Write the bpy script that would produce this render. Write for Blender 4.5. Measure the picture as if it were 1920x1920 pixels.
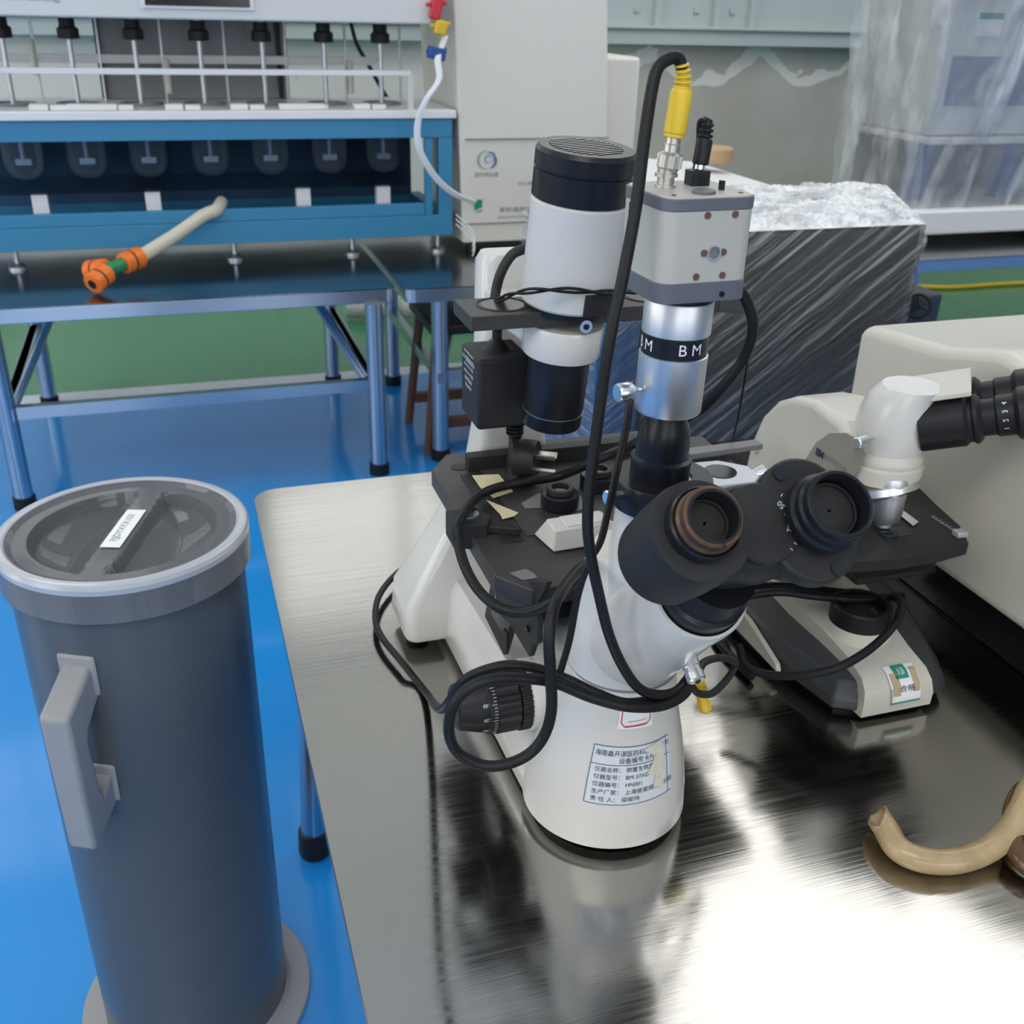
import bpy, bmesh, math, random
from mathutils import Vector, Matrix, noise
random.seed(7)
for o in list(bpy.data.objects): bpy.data.objects.remove(o)
SC = bpy.context.scene
COL = SC.collection
R = math.radians
PI = math.pi

# ------------------------------------------------------------------ camera
HC = 1.33                                   # eye height; floor is z = 0, the benches run along x
PITCH, ROLL, YAW = R(26.5), R(1.6), R(18.5)
cam_d = bpy.data.cameras.new('camera'); cam = bpy.data.objects.new('camera', cam_d); COL.objects.link(cam)
SC.camera = cam
cam_d.sensor_width = 36; cam_d.sensor_fit = 'HORIZONTAL'; cam_d.lens = 36
cam_d.clip_start = 0.02; cam_d.clip_end = 60
def axes():
    f = Vector((math.sin(YAW)*math.cos(PITCH), math.cos(YAW)*math.cos(PITCH), -math.sin(PITCH)))
    r = Vector((math.cos(YAW), -math.sin(YAW), 0)); d = f.cross(r)
    return f, r, d
F_, R_, D_ = axes()
if D_.z > 0: D_ = -D_
CR, SR = math.cos(ROLL), math.sin(ROLL)
rx = R_*CR - D_*SR; dx = R_*SR + D_*CR      # image right and image down
rot = Matrix((rx, -dx, -F_)).transposed()
cam.matrix_world = Matrix.Translation((0, 0, HC)) @ rot.to_4x4()
cam_d.dof.use_dof = True; cam_d.dof.focus_distance = 0.78; cam_d.dof.aperture_fstop = 15

# ------------------------------------------------------------------ world, lights, exposure
SC.view_settings.view_transform = 'Standard'; SC.view_settings.look = 'None'
SC.view_settings.exposure = 0.12; SC.view_settings.gamma = 1.0; SC.view_settings.use_curve_mapping = False
W = bpy.data.worlds.new('world'); SC.world = W; W.use_nodes = True
W.node_tree.nodes['Background'].inputs[0].default_value = (1.0, 0.97, 0.93, 1)
W.node_tree.nodes['Background'].inputs[1].default_value = 0.3
def area(name, loc, size, power, rot=(0, 0, 0), col=(1, 1, 1)):
    l = bpy.data.lights.new(name, 'AREA'); l.shape = 'RECTANGLE'; l.size, l.size_y = size; l.energy = power; l.color = col
    o = bpy.data.objects.new(name, l); COL.objects.link(o); o.location = loc; o.rotation_euler = rot
    return o
CEIL = 3.6
LAMPS = [(2.80, 2.75, 2.9, 2.3, 'wide luminous ceiling panel over the right end of the steel bench', 2.2), (-1.2, -1.2, 2.4, 1.2, 'unseen luminous ceiling panel behind and left of the viewer', 5.0), (-1.2, 3.0, 1.2, 1.0, 'small unseen fill panel added over the far left bench', 4.0)]  # far left panel added to lift the light there; rear panel unseen

def at(px, py, z=None, Y=None, X=None):
    """a point of the room from a spot of the picture and one known coordinate"""
    a, b = (px-960)/1920, (py-960)/1920
    D = F_ + rx*a + dx*b
    if z is not None: t = (z-HC)/D.z
    elif Y is not None: t = Y/D.y
    else: t = X/D.x
    return Vector((D.x*t, D.y*t, HC + D.z*t))

# ------------------------------------------------------------------ materials
MATS = {}
def mat(name, col, rough=0.5, metal=0.0, spec=0.5, bump=None, var=None, coat=0, aniso=0, emis=None, alpha=None, trans=0, ior=1.45, rvar=None):
    """bump=(scale xyz, strength); var=(scale xyz, amount, second colour)"""
    m = bpy.data.materials.new(name); m.use_nodes = True; nt = m.node_tree; b = nt.nodes['Principled BSDF']
    c4 = (*col, 1)
    b.inputs['Base Color'].default_value = c4; b.inputs['Roughness'].default_value = rough
    b.inputs['Metallic'].default_value = metal; b.inputs['Specular IOR Level'].default_value = spec
    b.inputs['Coat Weight'].default_value = coat; b.inputs['Coat Roughness'].default_value = 0.08
    b.inputs['Anisotropic'].default_value = aniso; b.inputs['IOR'].default_value = ior
    b.inputs['Transmission Weight'].default_value = trans
    if alpha is not None: b.inputs['Alpha'].default_value = alpha
    if emis: b.inputs['Emission Color'].default_value = (*emis[0], 1); b.inputs['Emission Strength'].default_value = emis[1]
    def nz(scale, detail=4, rough_=.55):
        tc = nt.nodes.new('ShaderNodeTexCoord'); mp = nt.nodes.new('ShaderNodeMapping'); n = nt.nodes.new('ShaderNodeTexNoise')
        mp.inputs['Scale'].default_value = scale; n.inputs['Scale'].default_value = 1; n.inputs['Detail'].default_value = detail
        n.inputs['Roughness'].default_value = rough_
        nt.links.new(tc.outputs['Object'], mp.inputs[0]); nt.links.new(mp.outputs[0], n.inputs[0]); return n
    if bump:
        n = nz(bump[0]); bp = nt.nodes.new('ShaderNodeBump'); bp.inputs['Strength'].default_value = bump[1]
        bp.inputs['Distance'].default_value = bump[2] if len(bump) > 2 else 0.001
        nt.links.new(n.outputs[0], bp.inputs['Height']); nt.links.new(bp.outputs[0], b.inputs['Normal'])
    if var:
        n = nz(var[0]); r = nt.nodes.new('ShaderNodeValToRGB'); r.color_ramp.elements[0].position = var[3] if len(var) > 3 else .35
        r.color_ramp.elements[1].position = var[4] if len(var) > 4 else .68
        r.color_ramp.elements[0].color = c4; a = var[1]; s2 = var[2]
        r.color_ramp.elements[1].color = (*[col[i]*(1-a)+s2[i]*a for i in range(3)], 1)
        nt.links.new(n.outputs[0], r.inputs[0]); nt.links.new(r.outputs[0], b.inputs['Base Color'])
    if rvar:
        n = nz(rvar[0]); mr = nt.nodes.new('ShaderNodeMapRange'); mr.inputs['From Min'].default_value = .3; mr.inputs['From Max'].default_value = .7
        mr.inputs['To Min'].default_value = rvar[1]; mr.inputs['To Max'].default_value = rvar[2]
        nt.links.new(n.outputs[0], mr.inputs[0]); nt.links.new(mr.outputs[0], b.inputs['Roughness'])
    MATS[name] = m
    return m
M_enamel = mat('white enamel', (.63, .62, .585), .28, coat=.3, bump=((300,)*3, .04))
M_enamel2 = mat('cream enamel', (.60, .58, .51), .33, var=((6, 6, 6), .25, (.6, .55, .44)))
M_lamp = mat('pearl white paint', (.58, .58, .56), .38, bump=((900,)*3, .06))
M_black = mat('black anodised', (.009, .010, .014), .32, spec=.4, bump=((700,)*3, .03))
M_blackm = mat('black matt paint', (.018, .0175, .018), .5, spec=.35, bump=((400,)*3, .1), var=((30, 30, 30), .5, (.034, .033, .031)))
M_rubber = mat('black cable sheath', (.009, .009, .010), .45, spec=.32)
M_knob = mat('black moulded plastic', (.011, .011, .012), .45, spec=.35, bump=((300,)*3, .05))
M_stage = mat('dusty black stage', (.030, .028, .027), .48, var=((12, 12, 12), .6, (.075, .068, .062)), bump=((500,)*3, .08))
M_chrome = mat('chrome', (.78, .78, .77), .27, metal=1)
M_silver = mat('satin aluminium', (.64, .66, .69), .42, metal=1, bump=((600,)*3, .04))
M_alu = mat('pale anodised aluminium', (.55, .56, .60), .5, metal=.6)
M_camcase = mat('beige case', (.45, .435, .385), .42, bump=((1200,)*3, .05))
M_camgrey = mat('slate grey case', (.115, .12, .14), .45)
M_yellow = mat('yellow plastic', (.75, .50, .03), .4)
M_nickel = mat('nickel', (.55, .52, .46), .35, metal=.9)
M_rust = mat('rusty screw', (.13, .06, .045), .6)
M_brown = mat('worn brown brass', (.16, .085, .045), .38, metal=.5, var=((60, 60, 60), .7, (.03, .03, .03)))
M_tape = mat('masking tape', (.68, .60, .38), .75, var=((90, 90, 90), .5, (.55, .46, .26)))
M_greyp = mat('light grey plastic', (.58, .57, .53), .45)
M_greypatch = mat('worn grey metal', (.17, .17, .175), .45)
M_white_pl = mat('white plastic', (.82, .82, .82), .4)
M_steel = mat('brushed steel', (.43, .42, .395), .22, metal=1, bump=((5, 620, 5), .09, .0005), aniso=.3, rvar=((7, 260, 7), .09, .18), var=((3, 5, 3), .3, (.36, .35, .32)))
M_steel2 = mat('far bench steel', (.30, .31, .33), .14, metal=1, rvar=((2, 4, 2), .10, .25))
M_steelrim = mat('steel rim', (.62, .66, .70), .3, metal=1)
M_leg = mat('steel tube', (.46, .52, .58), .3, metal=1)
M_blue = mat('blue painted steel', (.045, .25, .45), .42, bump=((200,)*3, .03))
M_bluedk = mat('dark blue back panel', (.03, .10, .20), .4)
M_offw = mat('off-white sheet metal', (.78, .75, .67), .4)
M_offw2 = mat('grey-white sheet metal', (.70, .71, .70), .4)
M_grey = mat('mid grey panel', (.24, .25, .26), .5)
M_pvc = mat('dark grey pvc', (.085, .090, .092), .26, spec=.6, bump=((2, 2, 2), .05))
M_pvcl = mat('light grey pvc', (.30, .30, .30), .42)
M_orange = mat('orange plastic', (.85, .19, .02), .4)
M_green = mat('green plastic', (.02, .24, .09), .45)
M_hose = mat('cream hose', (.66, .63, .50), .4)
M_tubew = mat('white tubing', (.78, .80, .84), .3)
M_rubtube = mat('brown rubber tubing', (.36, .25, .12), .32, var=((40, 40, 40), .5, (.55, .42, .25)), coat=.3)
M_rubdark = mat('dark rubber tubing', (.10, .05, .02), .25, coat=.5)
M_wood = mat('dark varnished wood', (.12, .05, .02), .4, var=((4, 30, 4), .5, (.22, .10, .04)))
M_red = mat('red clamp', (.65, .03, .05), .4)
M_bclip = mat('blue clamp', (.02, .08, .28), .4)
M_paper = mat('label paper', (.62, .66, .70), .6)
M_paperw = mat('white label paper', (.85, .87, .87), .5)
M_peel = mat('peeled label', (.60, .57, .46), .7, var=((160, 160, 160), .6, (.70, .70, .66)))
M_ink = mat('dark ink', (.03, .04, .07), .6)
M_inkg = mat('grey ink', (.22, .22, .24), .6)
M_inkblue = mat('blue ink', (.07, .12, .25), .6)
M_inkred = mat('red ink', (.55, .02, .04), .6)
M_inkw = mat('white lettering', (.75, .77, .80), .6)
M_inkgr = mat('green ink', (.02, .28, .17), .6)
M_tan = mat('tan stain', (.48, .37, .23), .7)
M_screen = mat('black screen', (.01, .012, .014), .15)
M_lcd = mat('grey lcd', (.55, .58, .58), .3)
M_seat = mat('dark seat', (.02, .012, .01), .5)
M_wrapdark = mat('dark grey cabinet', (.072, .070, .066), .55)
M_wrapblue = mat('blue cabinet panel', (.03, .13, .32), .45)
M_charcoal = mat('charcoal plastic', (.052, .055, .060), .42)
M_card = mat('cardboard', (.45, .30, .16), .7)

def glassy(name, tint, a, rough=.05, bumpS=None, whites=None, body=None):
    """clear plastic: part lets light straight through, part is a glossy skin"""
    m = bpy.data.materials.new(name); m.use_nodes = True; nt = m.node_tree; nt.nodes.clear()
    out = nt.nodes.new('ShaderNodeOutputMaterial'); mx = nt.nodes.new('ShaderNodeMixShader')
    tr = nt.nodes.new('ShaderNodeBsdfTransparent'); tr.inputs[0].default_value = (*tint, 1)
    pb = nt.nodes.new('ShaderNodeBsdfPrincipled'); pb.inputs['Base Color'].default_value = (*(body or tint), 1); pb.inputs['Roughness'].default_value = rough
    pb.inputs['Specular IOR Level'].default_value = .8
    lw = nt.nodes.new('ShaderNodeLayerWeight'); lw.inputs[0].default_value = .35
    mr = nt.nodes.new('ShaderNodeMapRange'); mr.inputs['To Min'].default_value = a; mr.inputs['To Max'].default_value = min(1, a+.5)
    nt.links.new(lw.outputs['Fresnel'], mr.inputs[0])
    fac = mr.outputs[0]
    tc = nt.nodes.new('ShaderNodeTexCoord')
    if whites:
        mp = nt.nodes.new('ShaderNodeMapping'); mp.vector_type = 'TEXTURE'; mp.inputs['Rotation'].default_value = whites[1]; mp.inputs['Scale'].default_value = [1/q for q in whites[0]]
        n = nt.nodes.new('ShaderNodeTexNoise'); n.inputs['Scale'].default_value = 1; n.inputs['Detail'].default_value = 5; n.inputs['Distortion'].default_value = .6
        nt.links.new(tc.outputs['Object'], mp.inputs[0]); nt.links.new(mp.outputs[0], n.inputs[0])
        r2 = nt.nodes.new('ShaderNodeMapRange'); r2.inputs['From Min'].default_value = whites[2]; r2.inputs['From Max'].default_value = whites[3]
        r2.inputs['To Max'].default_value = whites[4]
        nt.links.new(n.outputs[0], r2.inputs[0])
        ad = nt.nodes.new('ShaderNodeMath'); ad.operation = 'ADD'; ad.use_clamp = True
        nt.links.new(fac, ad.inputs[0]); nt.links.new(r2.outputs[0], ad.inputs[1]); fac = ad.outputs[0]
    if bumpS:
        mp = nt.nodes.new('ShaderNodeMapping'); mp.vector_type = 'TEXTURE'; mp.inputs['Rotation'].default_value = bumpS[1]; mp.inputs['Scale'].default_value = [1/q for q in bumpS[0]]
        n = nt.nodes.new('ShaderNodeTexNoise'); n.inputs['Scale'].default_value = 1; n.inputs['Detail'].default_value = 6; n.inputs['Distortion'].default_value = .5
        nt.links.new(tc.outputs['Object'], mp.inputs[0]); nt.links.new(mp.outputs[0], n.inputs[0])
        bp = nt.nodes.new('ShaderNodeBump'); bp.inputs['Strength'].default_value = bumpS[2]; bp.inputs['Distance'].default_value = bumpS[3]
        nt.links.new(n.outputs[0], bp.inputs['Height']); nt.links.new(bp.outputs[0], pb.inputs['Normal'])
    nt.links.new(fac, mx.inputs[0]); nt.links.new(tr.outputs[0], mx.inputs[1]); nt.links.new(pb.outputs[0], mx.inputs[2])
    nt.links.new(mx.outputs[0], out.inputs[0])
    return m
M_acryl = glassy('clear acrylic', (.86, .90, .94), .02, .04, body=(.03, .05, .07))
M_vessel = glassy('vessel glass', (.85, .88, .90), .20, .03, body=(.45, .50, .55))
M_lid = glassy('smoky clear lid', (.66, .67, .70), .30, .05, body=(.36, .37, .39))
M_lens = glassy('lens glass', (.35, .38, .42), .5, .03, body=(.04, .045, .05))
M_film = glassy('stretch film over the dark cabinet', (.86, .87, .88), .04, .16, ((4, 9, 80), (0, R(-33), 0), 1.0, .02), ((3.0, 6, 110), (0, R(-38), 0), .50, .80, .55))  # white streaks put wrinkle highlights, and doubled film layers, into the colour
M_filmtop = glassy('crumpled film', (.90, .92, .93), .55, .12, ((22, 30, 30), (0, 0, .5), 1.0, .02), ((12, 16, 12), (0, 0, .3), .38, .60, .4))
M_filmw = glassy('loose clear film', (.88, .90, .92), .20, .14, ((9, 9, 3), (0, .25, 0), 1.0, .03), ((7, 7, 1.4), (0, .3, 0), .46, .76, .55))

# walls and floor
def wallmat():
    m = mat('bare render with white filler', (.47, .445, .40), .8, bump=((30,)*3, .3, .004), var=((2.2, 2.2, 2.2), .8, (.60, .58, .54)))
    nt = m.node_tree; b = nt.nodes['Principled BSDF']
    src = b.inputs['Base Color'].links[0].from_socket
    tc = nt.nodes.new('ShaderNodeTexCoord'); sp = nt.nodes.new('ShaderNodeSeparateXYZ'); nt.links.new(tc.outputs['Object'], sp.inputs[0])
    n = nt.nodes.new('ShaderNodeTexNoise'); n.inputs['Scale'].default_value = 4.5; n.inputs['Detail'].default_value = 5; nt.links.new(tc.outputs['Object'], n.inputs[0])
    def math_(op, a, b_=None, c=None):
        q = nt.nodes.new('ShaderNodeMath'); q.operation = op
        for i, v in enumerate((a, b_, c)):
            if v is None: continue
            if isinstance(v, (int, float)): q.inputs[i].default_value = v
            else: nt.links.new(v, q.inputs[i])
        return q.outputs[0]
    # a swag of trowelled filler along the top: z follows |sin x| plus noise
    s = math_('ABSOLUTE', math_('SINE', math_('MULTIPLY', sp.outputs[0], 5.2)))
    zc = math_('SUBTRACT', math_('ADD', .98, math_('MULTIPLY', n.outputs[0], .30)), math_('MULTIPLY', s, .13))
    d = math_('ABSOLUTE', math_('SUBTRACT', sp.outputs[2], zc))
    band = math_('LESS_THAN', d, math_('MULTIPLY', math_('SUBTRACT', n.outputs[0], .28), .16))
    left = math_('MULTIPLY', math_('LESS_THAN', sp.outputs[0], 1.75), math_('GREATER_THAN', n.outputs[0], .36))
    mk = math_('MULTIPLY', math_('MAXIMUM', band, left), .75)
    mx = nt.nodes.new('ShaderNodeMixRGB'); mx.inputs[2].default_value = (.85, .85, .82, 1)
    nt.links.new(mk, mx.inputs[0]); nt.links.new(src, mx.inputs[1]); nt.links.new(mx.outputs[0], b.inputs['Base Color'])
    return m
M_wall = wallmat()
M_ceiling = mat('ceiling with added glow', (.75, .74, .70), .9, emis=((1, .97, .90), .24))  # ceiling glow added to brighten the room and the bench reflections
M_plain = mat('wall paint', (.68, .67, .64), .9)
M_panel = mat('pale partition panel', (.50, .56, .56), .45)
M_floorb = mat('blue epoxy', (.012, .26, .70), .16, coat=.3, bump=((4, 4, 4), .05, .002))
M_floorg = mat('green epoxy', (.055, .27, .125), .2, coat=.2)
M_line = mat('white floor line', (.62, .66, .70), .35)

# ------------------------------------------------------------------ mesh builder
class MB:
    def __init__(s): s.v = []; s.f = []
    def add(s, vs, fs):
        n = len(s.v); s.v += [Vector(v) for v in vs]; s.f += [[i+n for i in f] for f in fs]; return s
    def box(s, lo, hi, m=None):
        x0, y0, z0 = lo; x1, y1, z1 = hi
        vs = [Vector(p) for p in ((x0, y0, z0), (x1, y0, z0), (x1, y1, z0), (x0, y1, z0), (x0, y0, z1), (x1, y0, z1), (x1, y1, z1), (x0, y1, z1))]
        if m: vs = [m @ v for v in vs]
        return s.add(vs, [[0, 3, 2, 1], [4, 5, 6, 7], [0, 1, 5, 4], [1, 2, 6, 5], [2, 3, 7, 6], [3, 0, 4, 7]])
    def cbox(s, c, sz, m=None):
        h = Vector(sz)/2; c = Vector(c)
        if m is None: return s.box(c-h, c+h)
        return s.box(-h, h, Matrix.Translation(c) @ m.to_4x4())
    def prism(s, poly, a, b, ax='z', m=None):
        """poly in the two other axes (z: xy, y: xz, x: yz), extruded from a to b"""
        def P(p, t): return Vector({'z': (p[0], p[1], t), 'y': (p[0], t, p[1]), 'x': (t, p[0], p[1])}[ax])
        n = len(poly); vs = [P(p, a) for p in poly] + [P(p, b) for p in poly]
        if m: vs = [m @ v for v in vs]
        return s.add(vs, [list(range(n))[::-1], list(range(n, 2*n))] + [[i, (i+1) % n, n+(i+1) % n, n+i] for i in range(n)])
    def lathe(s, prof, org=(0, 0, 0), axis=(0, 0, 1), n=48, caps=True, a0=0, a1=2*PI):
        """prof: (radius, distance along axis)"""
        A = Vector(axis).normalized(); U = A.orthogonal().normalized(); V = A.cross(U); org = Vector(org)
        full = abs(a1-a0-2*PI) < 1e-6; k = n if full else n+1; base = len(s.v); vs = []
        for r, h in prof:
            for i in range(k):
                t = a0+(a1-a0)*i/n; vs.append(org + A*h + (U*math.cos(t)+V*math.sin(t))*max(r, 1e-5))
        fs = []
        for j in range(len(prof)-1):
            for i in range(n):
                i2 = (i+1) % k if full else i+1
                fs.append([j*k+i, j*k+i2, (j+1)*k+i2, (j+1)*k+i])
        if caps and full:
            if prof[0][0] > 1e-4: fs.append(list(range(k))[::-1])
            if prof[-1][0] > 1e-4: fs.append([(len(prof)-1)*k+i for i in range(k)])
        return s.add(vs, fs)
    def cyl(s, p0, p1, r0, r1=None, n=32, bev=0):
        p0, p1 = Vector(p0), Vector(p1); L = (p1-p0).length; r1 = r0 if r1 is None else r1
        pr = [(r0-bev, 0), (r0, bev), (r1, L-bev), (r1-bev, L)] if bev else [(r0, 0), (r1, L)]
        return s.lathe(pr, p0, p1-p0, n)
    def ring(s, p0, p1, ro, ri, n=48, bev=0.0):
        p0, p1 = Vector(p0), Vector(p1); L = (p1-p0).length; b = bev
        return s.lathe([(ri, 0), (ro-b, 0), (ro, b), (ro, L-b), (ro-b, L), (ri, L), (ri, 0)], p0, p1-p0, n, caps=False)
    def tube(s, pts, r, n=12, sub=8, closed=False, flat=None):
        P = spline([Vector(p) for p in pts], sub); K = len(P)
        rr = r if callable(r) else (lambda t: r)
        T = [(P[min(i+1, K-1)]-P[max(i-1, 0)]).normalized() for i in range(K)]
        N = T[0].orthogonal().normalized(); vs = []
        for i in range(K):
            N = (N - T[i]*N.dot(T[i])).normalized(); B = T[i].cross(N); q = rr(i/(K-1))
            for j in range(n):
                a = 2*PI*j/n; vs.append(P[i]+(N*math.cos(a)+B*math.sin(a))*q)
        fs = [[i*n+j, i*n+(j+1) % n, (i+1)*n+(j+1) % n, (i+1)*n+j] for i in range(K-1) for j in range(n)]
        fs += [list(range(n))[::-1], [(K-1)*n+j for j in range(n)]]
        return s.add(vs, fs)
    def loft(s, rings, cap=True):
        k = len(rings[0]); vs = [v for r in rings for v in r]
        fs = [[j*k+i, j*k+(i+1) % k, (j+1)*k+(i+1) % k, (j+1)*k+i] for j in range(len(rings)-1) for i in range(k)]
        if cap: fs += [list(range(k))[::-1], [(len(rings)-1)*k+i for i in range(k)]]
        return s.add(vs, fs)
    def build(s, name, m, parent=None, bev=0, smooth=32, seg=2, sub=0):
        off = parent_off(parent)
        me = bpy.data.meshes.new(name); me.from_pydata([v-off for v in s.v], [], s.f); me.update()
        bm = bmesh.new(); bm.from_mesh(me); bmesh.ops.recalc_face_normals(bm, faces=bm.faces); bm.to_mesh(me); bm.free()
        me.materials.append(m)
        o = bpy.data.objects.new(name, me); COL.objects.link(o)
        if smooth:
            me.polygons.foreach_set('use_smooth', [True]*len(me.polygons)); me.set_sharp_from_angle(angle=R(smooth))
        if parent: o.parent = parent
        if bev:
            b = o.modifiers.new('bevel', 'BEVEL'); b.width = bev; b.segments = seg; b.limit_method = 'ANGLE'; b.angle_limit = R(35); b.harden_normals = False
        if sub:
            q = o.modifiers.new('subsurf', 'SUBSURF'); q.levels = sub; q.render_levels = sub
        return o
def parent_off(p):
    off = Vector((0, 0, 0))
    while p is not None: off = off + Vector(p.location); p = p.parent
    return off
def spline(P, sub):
    if len(P) < 3 or sub <= 1: return P
    out = []
    for i in range(len(P)-1):
        a = P[i-1] if i else P[0]*2-P[1]; b = P[i]; c = P[i+1]; d = P[i+2] if i+2 < len(P) else P[-1]*2-P[-2]
        for k in range(sub):
            t = k/sub
            out.append(((b*2)+(c-a)*t+(a*2-b*5+c*4-d)*t*t+(b*3-a-c*3+d)*t**3)*.5)
    out.append(P[-1]); return out
def thing(name, label, cat, loc=(0, 0, 0), group=None):
    o = bpy.data.objects.new(name, None); COL.objects.link(o); o.location = loc; o.empty_display_size = .02
    o['label'] = label; o['category'] = cat
    if group: o['group'] = group
    return o
def tag(o, label, cat, group=None, kind=None):
    o['label'] = label; o['category'] = cat
    if group: o['group'] = group
    if kind: o['kind'] = kind
    return o
def struct(o, label=None):
    o['kind'] = 'structure'
    if label: o['label'] = label
    return o
def part_label(o, l): o['label'] = l; return o
def text(name, s, size, fn, m, parent=None, bold=0, ex=0, sx=1.0, align='CENTER'):
    """lettering laid on a surface: fn(u, v) gives the point for the flat text coordinates"""
    cu = bpy.data.curves.new(name, 'FONT'); cu.body = s; cu.size = size; cu.align_x = align; cu.align_y = 'CENTER'; cu.offset = bold; cu.resolution_u = 3
    to = bpy.data.objects.new(name, cu); COL.objects.link(to)
    dg = bpy.context.evaluated_depsgraph_get(); me = bpy.data.meshes.new_from_object(to.evaluated_get(dg))
    vs = [fn(v.co.x*sx, v.co.y) for v in me.vertices]; fs = [list(p.vertices) for p in me.polygons]
    bpy.data.objects.remove(to); bpy.data.curves.remove(cu)
    b = MB(); b.add(vs, fs)
    return b.build(name, m, parent, smooth=0)
def flat(o, u, v):
    o, u, v = Vector(o), Vector(u).normalized(), Vector(v).normalized()
    return lambda a, b: o+u*a+v*b
def rect2(cx, cy, hw, hh, r=0, n=6):
    if r <= 0: return [(cx-hw, cy-hh), (cx+hw, cy-hh), (cx+hw, cy+hh), (cx-hw, cy+hh)]
    out = []
    for sx, sy, a in ((1, -1, -90), (1, 1, 0), (-1, 1, 90), (-1, -1, 180)):
        for k in range(n+1):
            t = R(a+90*k/n); out.append((cx+sx*(hw-r)+r*math.cos(t), cy+sy*(hh-r)+r*math.sin(t)))
    return out
def patch(name, pts, m, parent, th=.0006, nrm=None):
    """a thin sheet (label, tape) from an outline of points lying on a surface"""
    P = [Vector(p) for p in pts]; n = nrm or (P[1]-P[0]).cross(P[2]-P[0]).normalized(); n = Vector(n)
    k = len(P); b = MB(); b.add([p for p in P]+[p+n*th for p in P], [list(range(k))[::-1], list(range(k, 2*k))]+[[i, (i+1) % k, k+(i+1) % k, k+i] for i in range(k)])
    return b.build(name, m, parent, smooth=0)

# ------------------------------------------------------------------ the room
XL, XR, YF, YB = -4.2, 8.5, -4.0, 5.15
YLINE = 3.80
struct(MB().box((XL, YF, -.05), (XR, YLINE, 0)).build('floor', M_floorb))
struct(MB().box((XL, YLINE+.09, -.05), (XR, YB, 0)).build('floor_green', M_floorg)).name = 'floor.001'
struct(MB().box((XL, YLINE, -.05), (XR, YLINE+.09, 0)).build('trim_1', M_line))
struct(MB().box((XL, YB, 0), (XR, YB+.2, CEIL)).build('wall_back', M_wall))
struct(MB().box((XL-.2, YF, 0), (XL, YB, CEIL)).build('wall_left', M_plain))
struct(MB().box((XR, YF, 0), (XR+.2, YB, CEIL)).build('wall_right', M_plain))
struct(MB().box((XL, YF-.2, 0), (XR, YF, CEIL)).build('wall_front', M_plain))
struct(MB().box((XL, YF, CEIL), (XR, YB, CEIL+.1)).build('ceiling', M_ceiling))
# pale partition above the rendered wall: bottom rail, posts, sheets
rail = MB().box((XL, YB-.10, 1.155), (XR, YB-.002, 1.225)); rail.box((XL, YB-.12, 1.225), (XR, YB-.002, 1.240))
struct(rail.build('trim_2', M_panel, bev=.004))
struct(MB().box((XL, YB-.05, 1.24), (XR, YB-.004, CEIL)).build('wall_back_partition', M_panel)).name = 'trim_3'
for i, x in enumerate((2.36, 2.68, 2.88, 4.6, 5.4)):
    struct(MB().box((x, YB-.085, 1.24), (x+.035, YB-.05, 2.6)).box((x-.10, YB-.062, 1.30), (x-.07, YB-.05, 1.325)).build('trim_%d' % (4+i), M_panel))

EMIT = mat('luminous panel', (1, 1, 1), .5, emis=((1, .985, .96), 1.0))
for i, (x, y, sx, sy, lab, st_) in enumerate(LAMPS):
    t = thing('ceiling_and_fill_light', lab, 'light', (x, y, CEIL-.06))
    EMIT = mat('luminous panel', (1, 1, 1), .5, emis=((1, .965, .90), st_))
    MB().box((x-sx/2-.02, y-sy/2-.02, CEIL-.06), (x+sx/2+.02, y+sy/2+.02, CEIL-.001)).build('frame', M_white_pl, t)
    MB().box((x-sx/2, y-sy/2, CEIL-.068), (x+sx/2, y+sy/2, CEIL-.061)).build('diffuser', EMIT, t)
DAY = mat('daylight in frosted panes', (1, 1, 1), .5, emis=((1.0, .975, .94), 3.6))
# windows: left wall, front wall (behind the viewer), seen only in reflections
wn = 0
DAYB = mat('daylight in high frosted panes', (1, 1, 1), .5, emis=((1.0, .98, .94), .95))
for (wall, a0, a1) in (('L', -1.5, .6), ('L', 1.4, 3.6), ('F', -2.5, -.3), ('F', .6, 2.8), ('B', -3.6, -.3), ('B', .3, 3.3), ('B', 3.9, 7.2)):
    wn += 1
    w = struct(bpy.data.objects.new('window_%d' % wn, None)); COL.objects.link(w)
    fr = MB(); gl = MB(); z0, z1 = (1.2, 2.7) if wall != 'B' else (2.35, 3.35)
    def bx(b, u0, u1, zz0, zz1, d0, d1):
        if wall == 'L': b.box((XL+d0, u0, zz0), (XL+d1, u1, zz1))
        elif wall == 'F': b.box((u0, YF+d0, zz0), (u1, YF+d1, zz1))
        else: b.box((u0, YB-.05-d1, zz0), (u1, YB-.05-d0, zz1))
    bx(gl, a0, a1, z0, z1, .002, .01)
    for k in range(5):
        u = a0+(a1-a0)*k/4; bx(fr, u-.025, u+.025, z0, z1, .001, .05)
    for k in range(3):
        z = z0+(z1-z0)*k/2; bx(fr, a0, a1, z-.025, z+.025, .001, .05)
    fr.build('window_frame', M_white_pl, w); gl.build('window_pane', DAY if wall != 'B' else DAYB, w)

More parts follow.
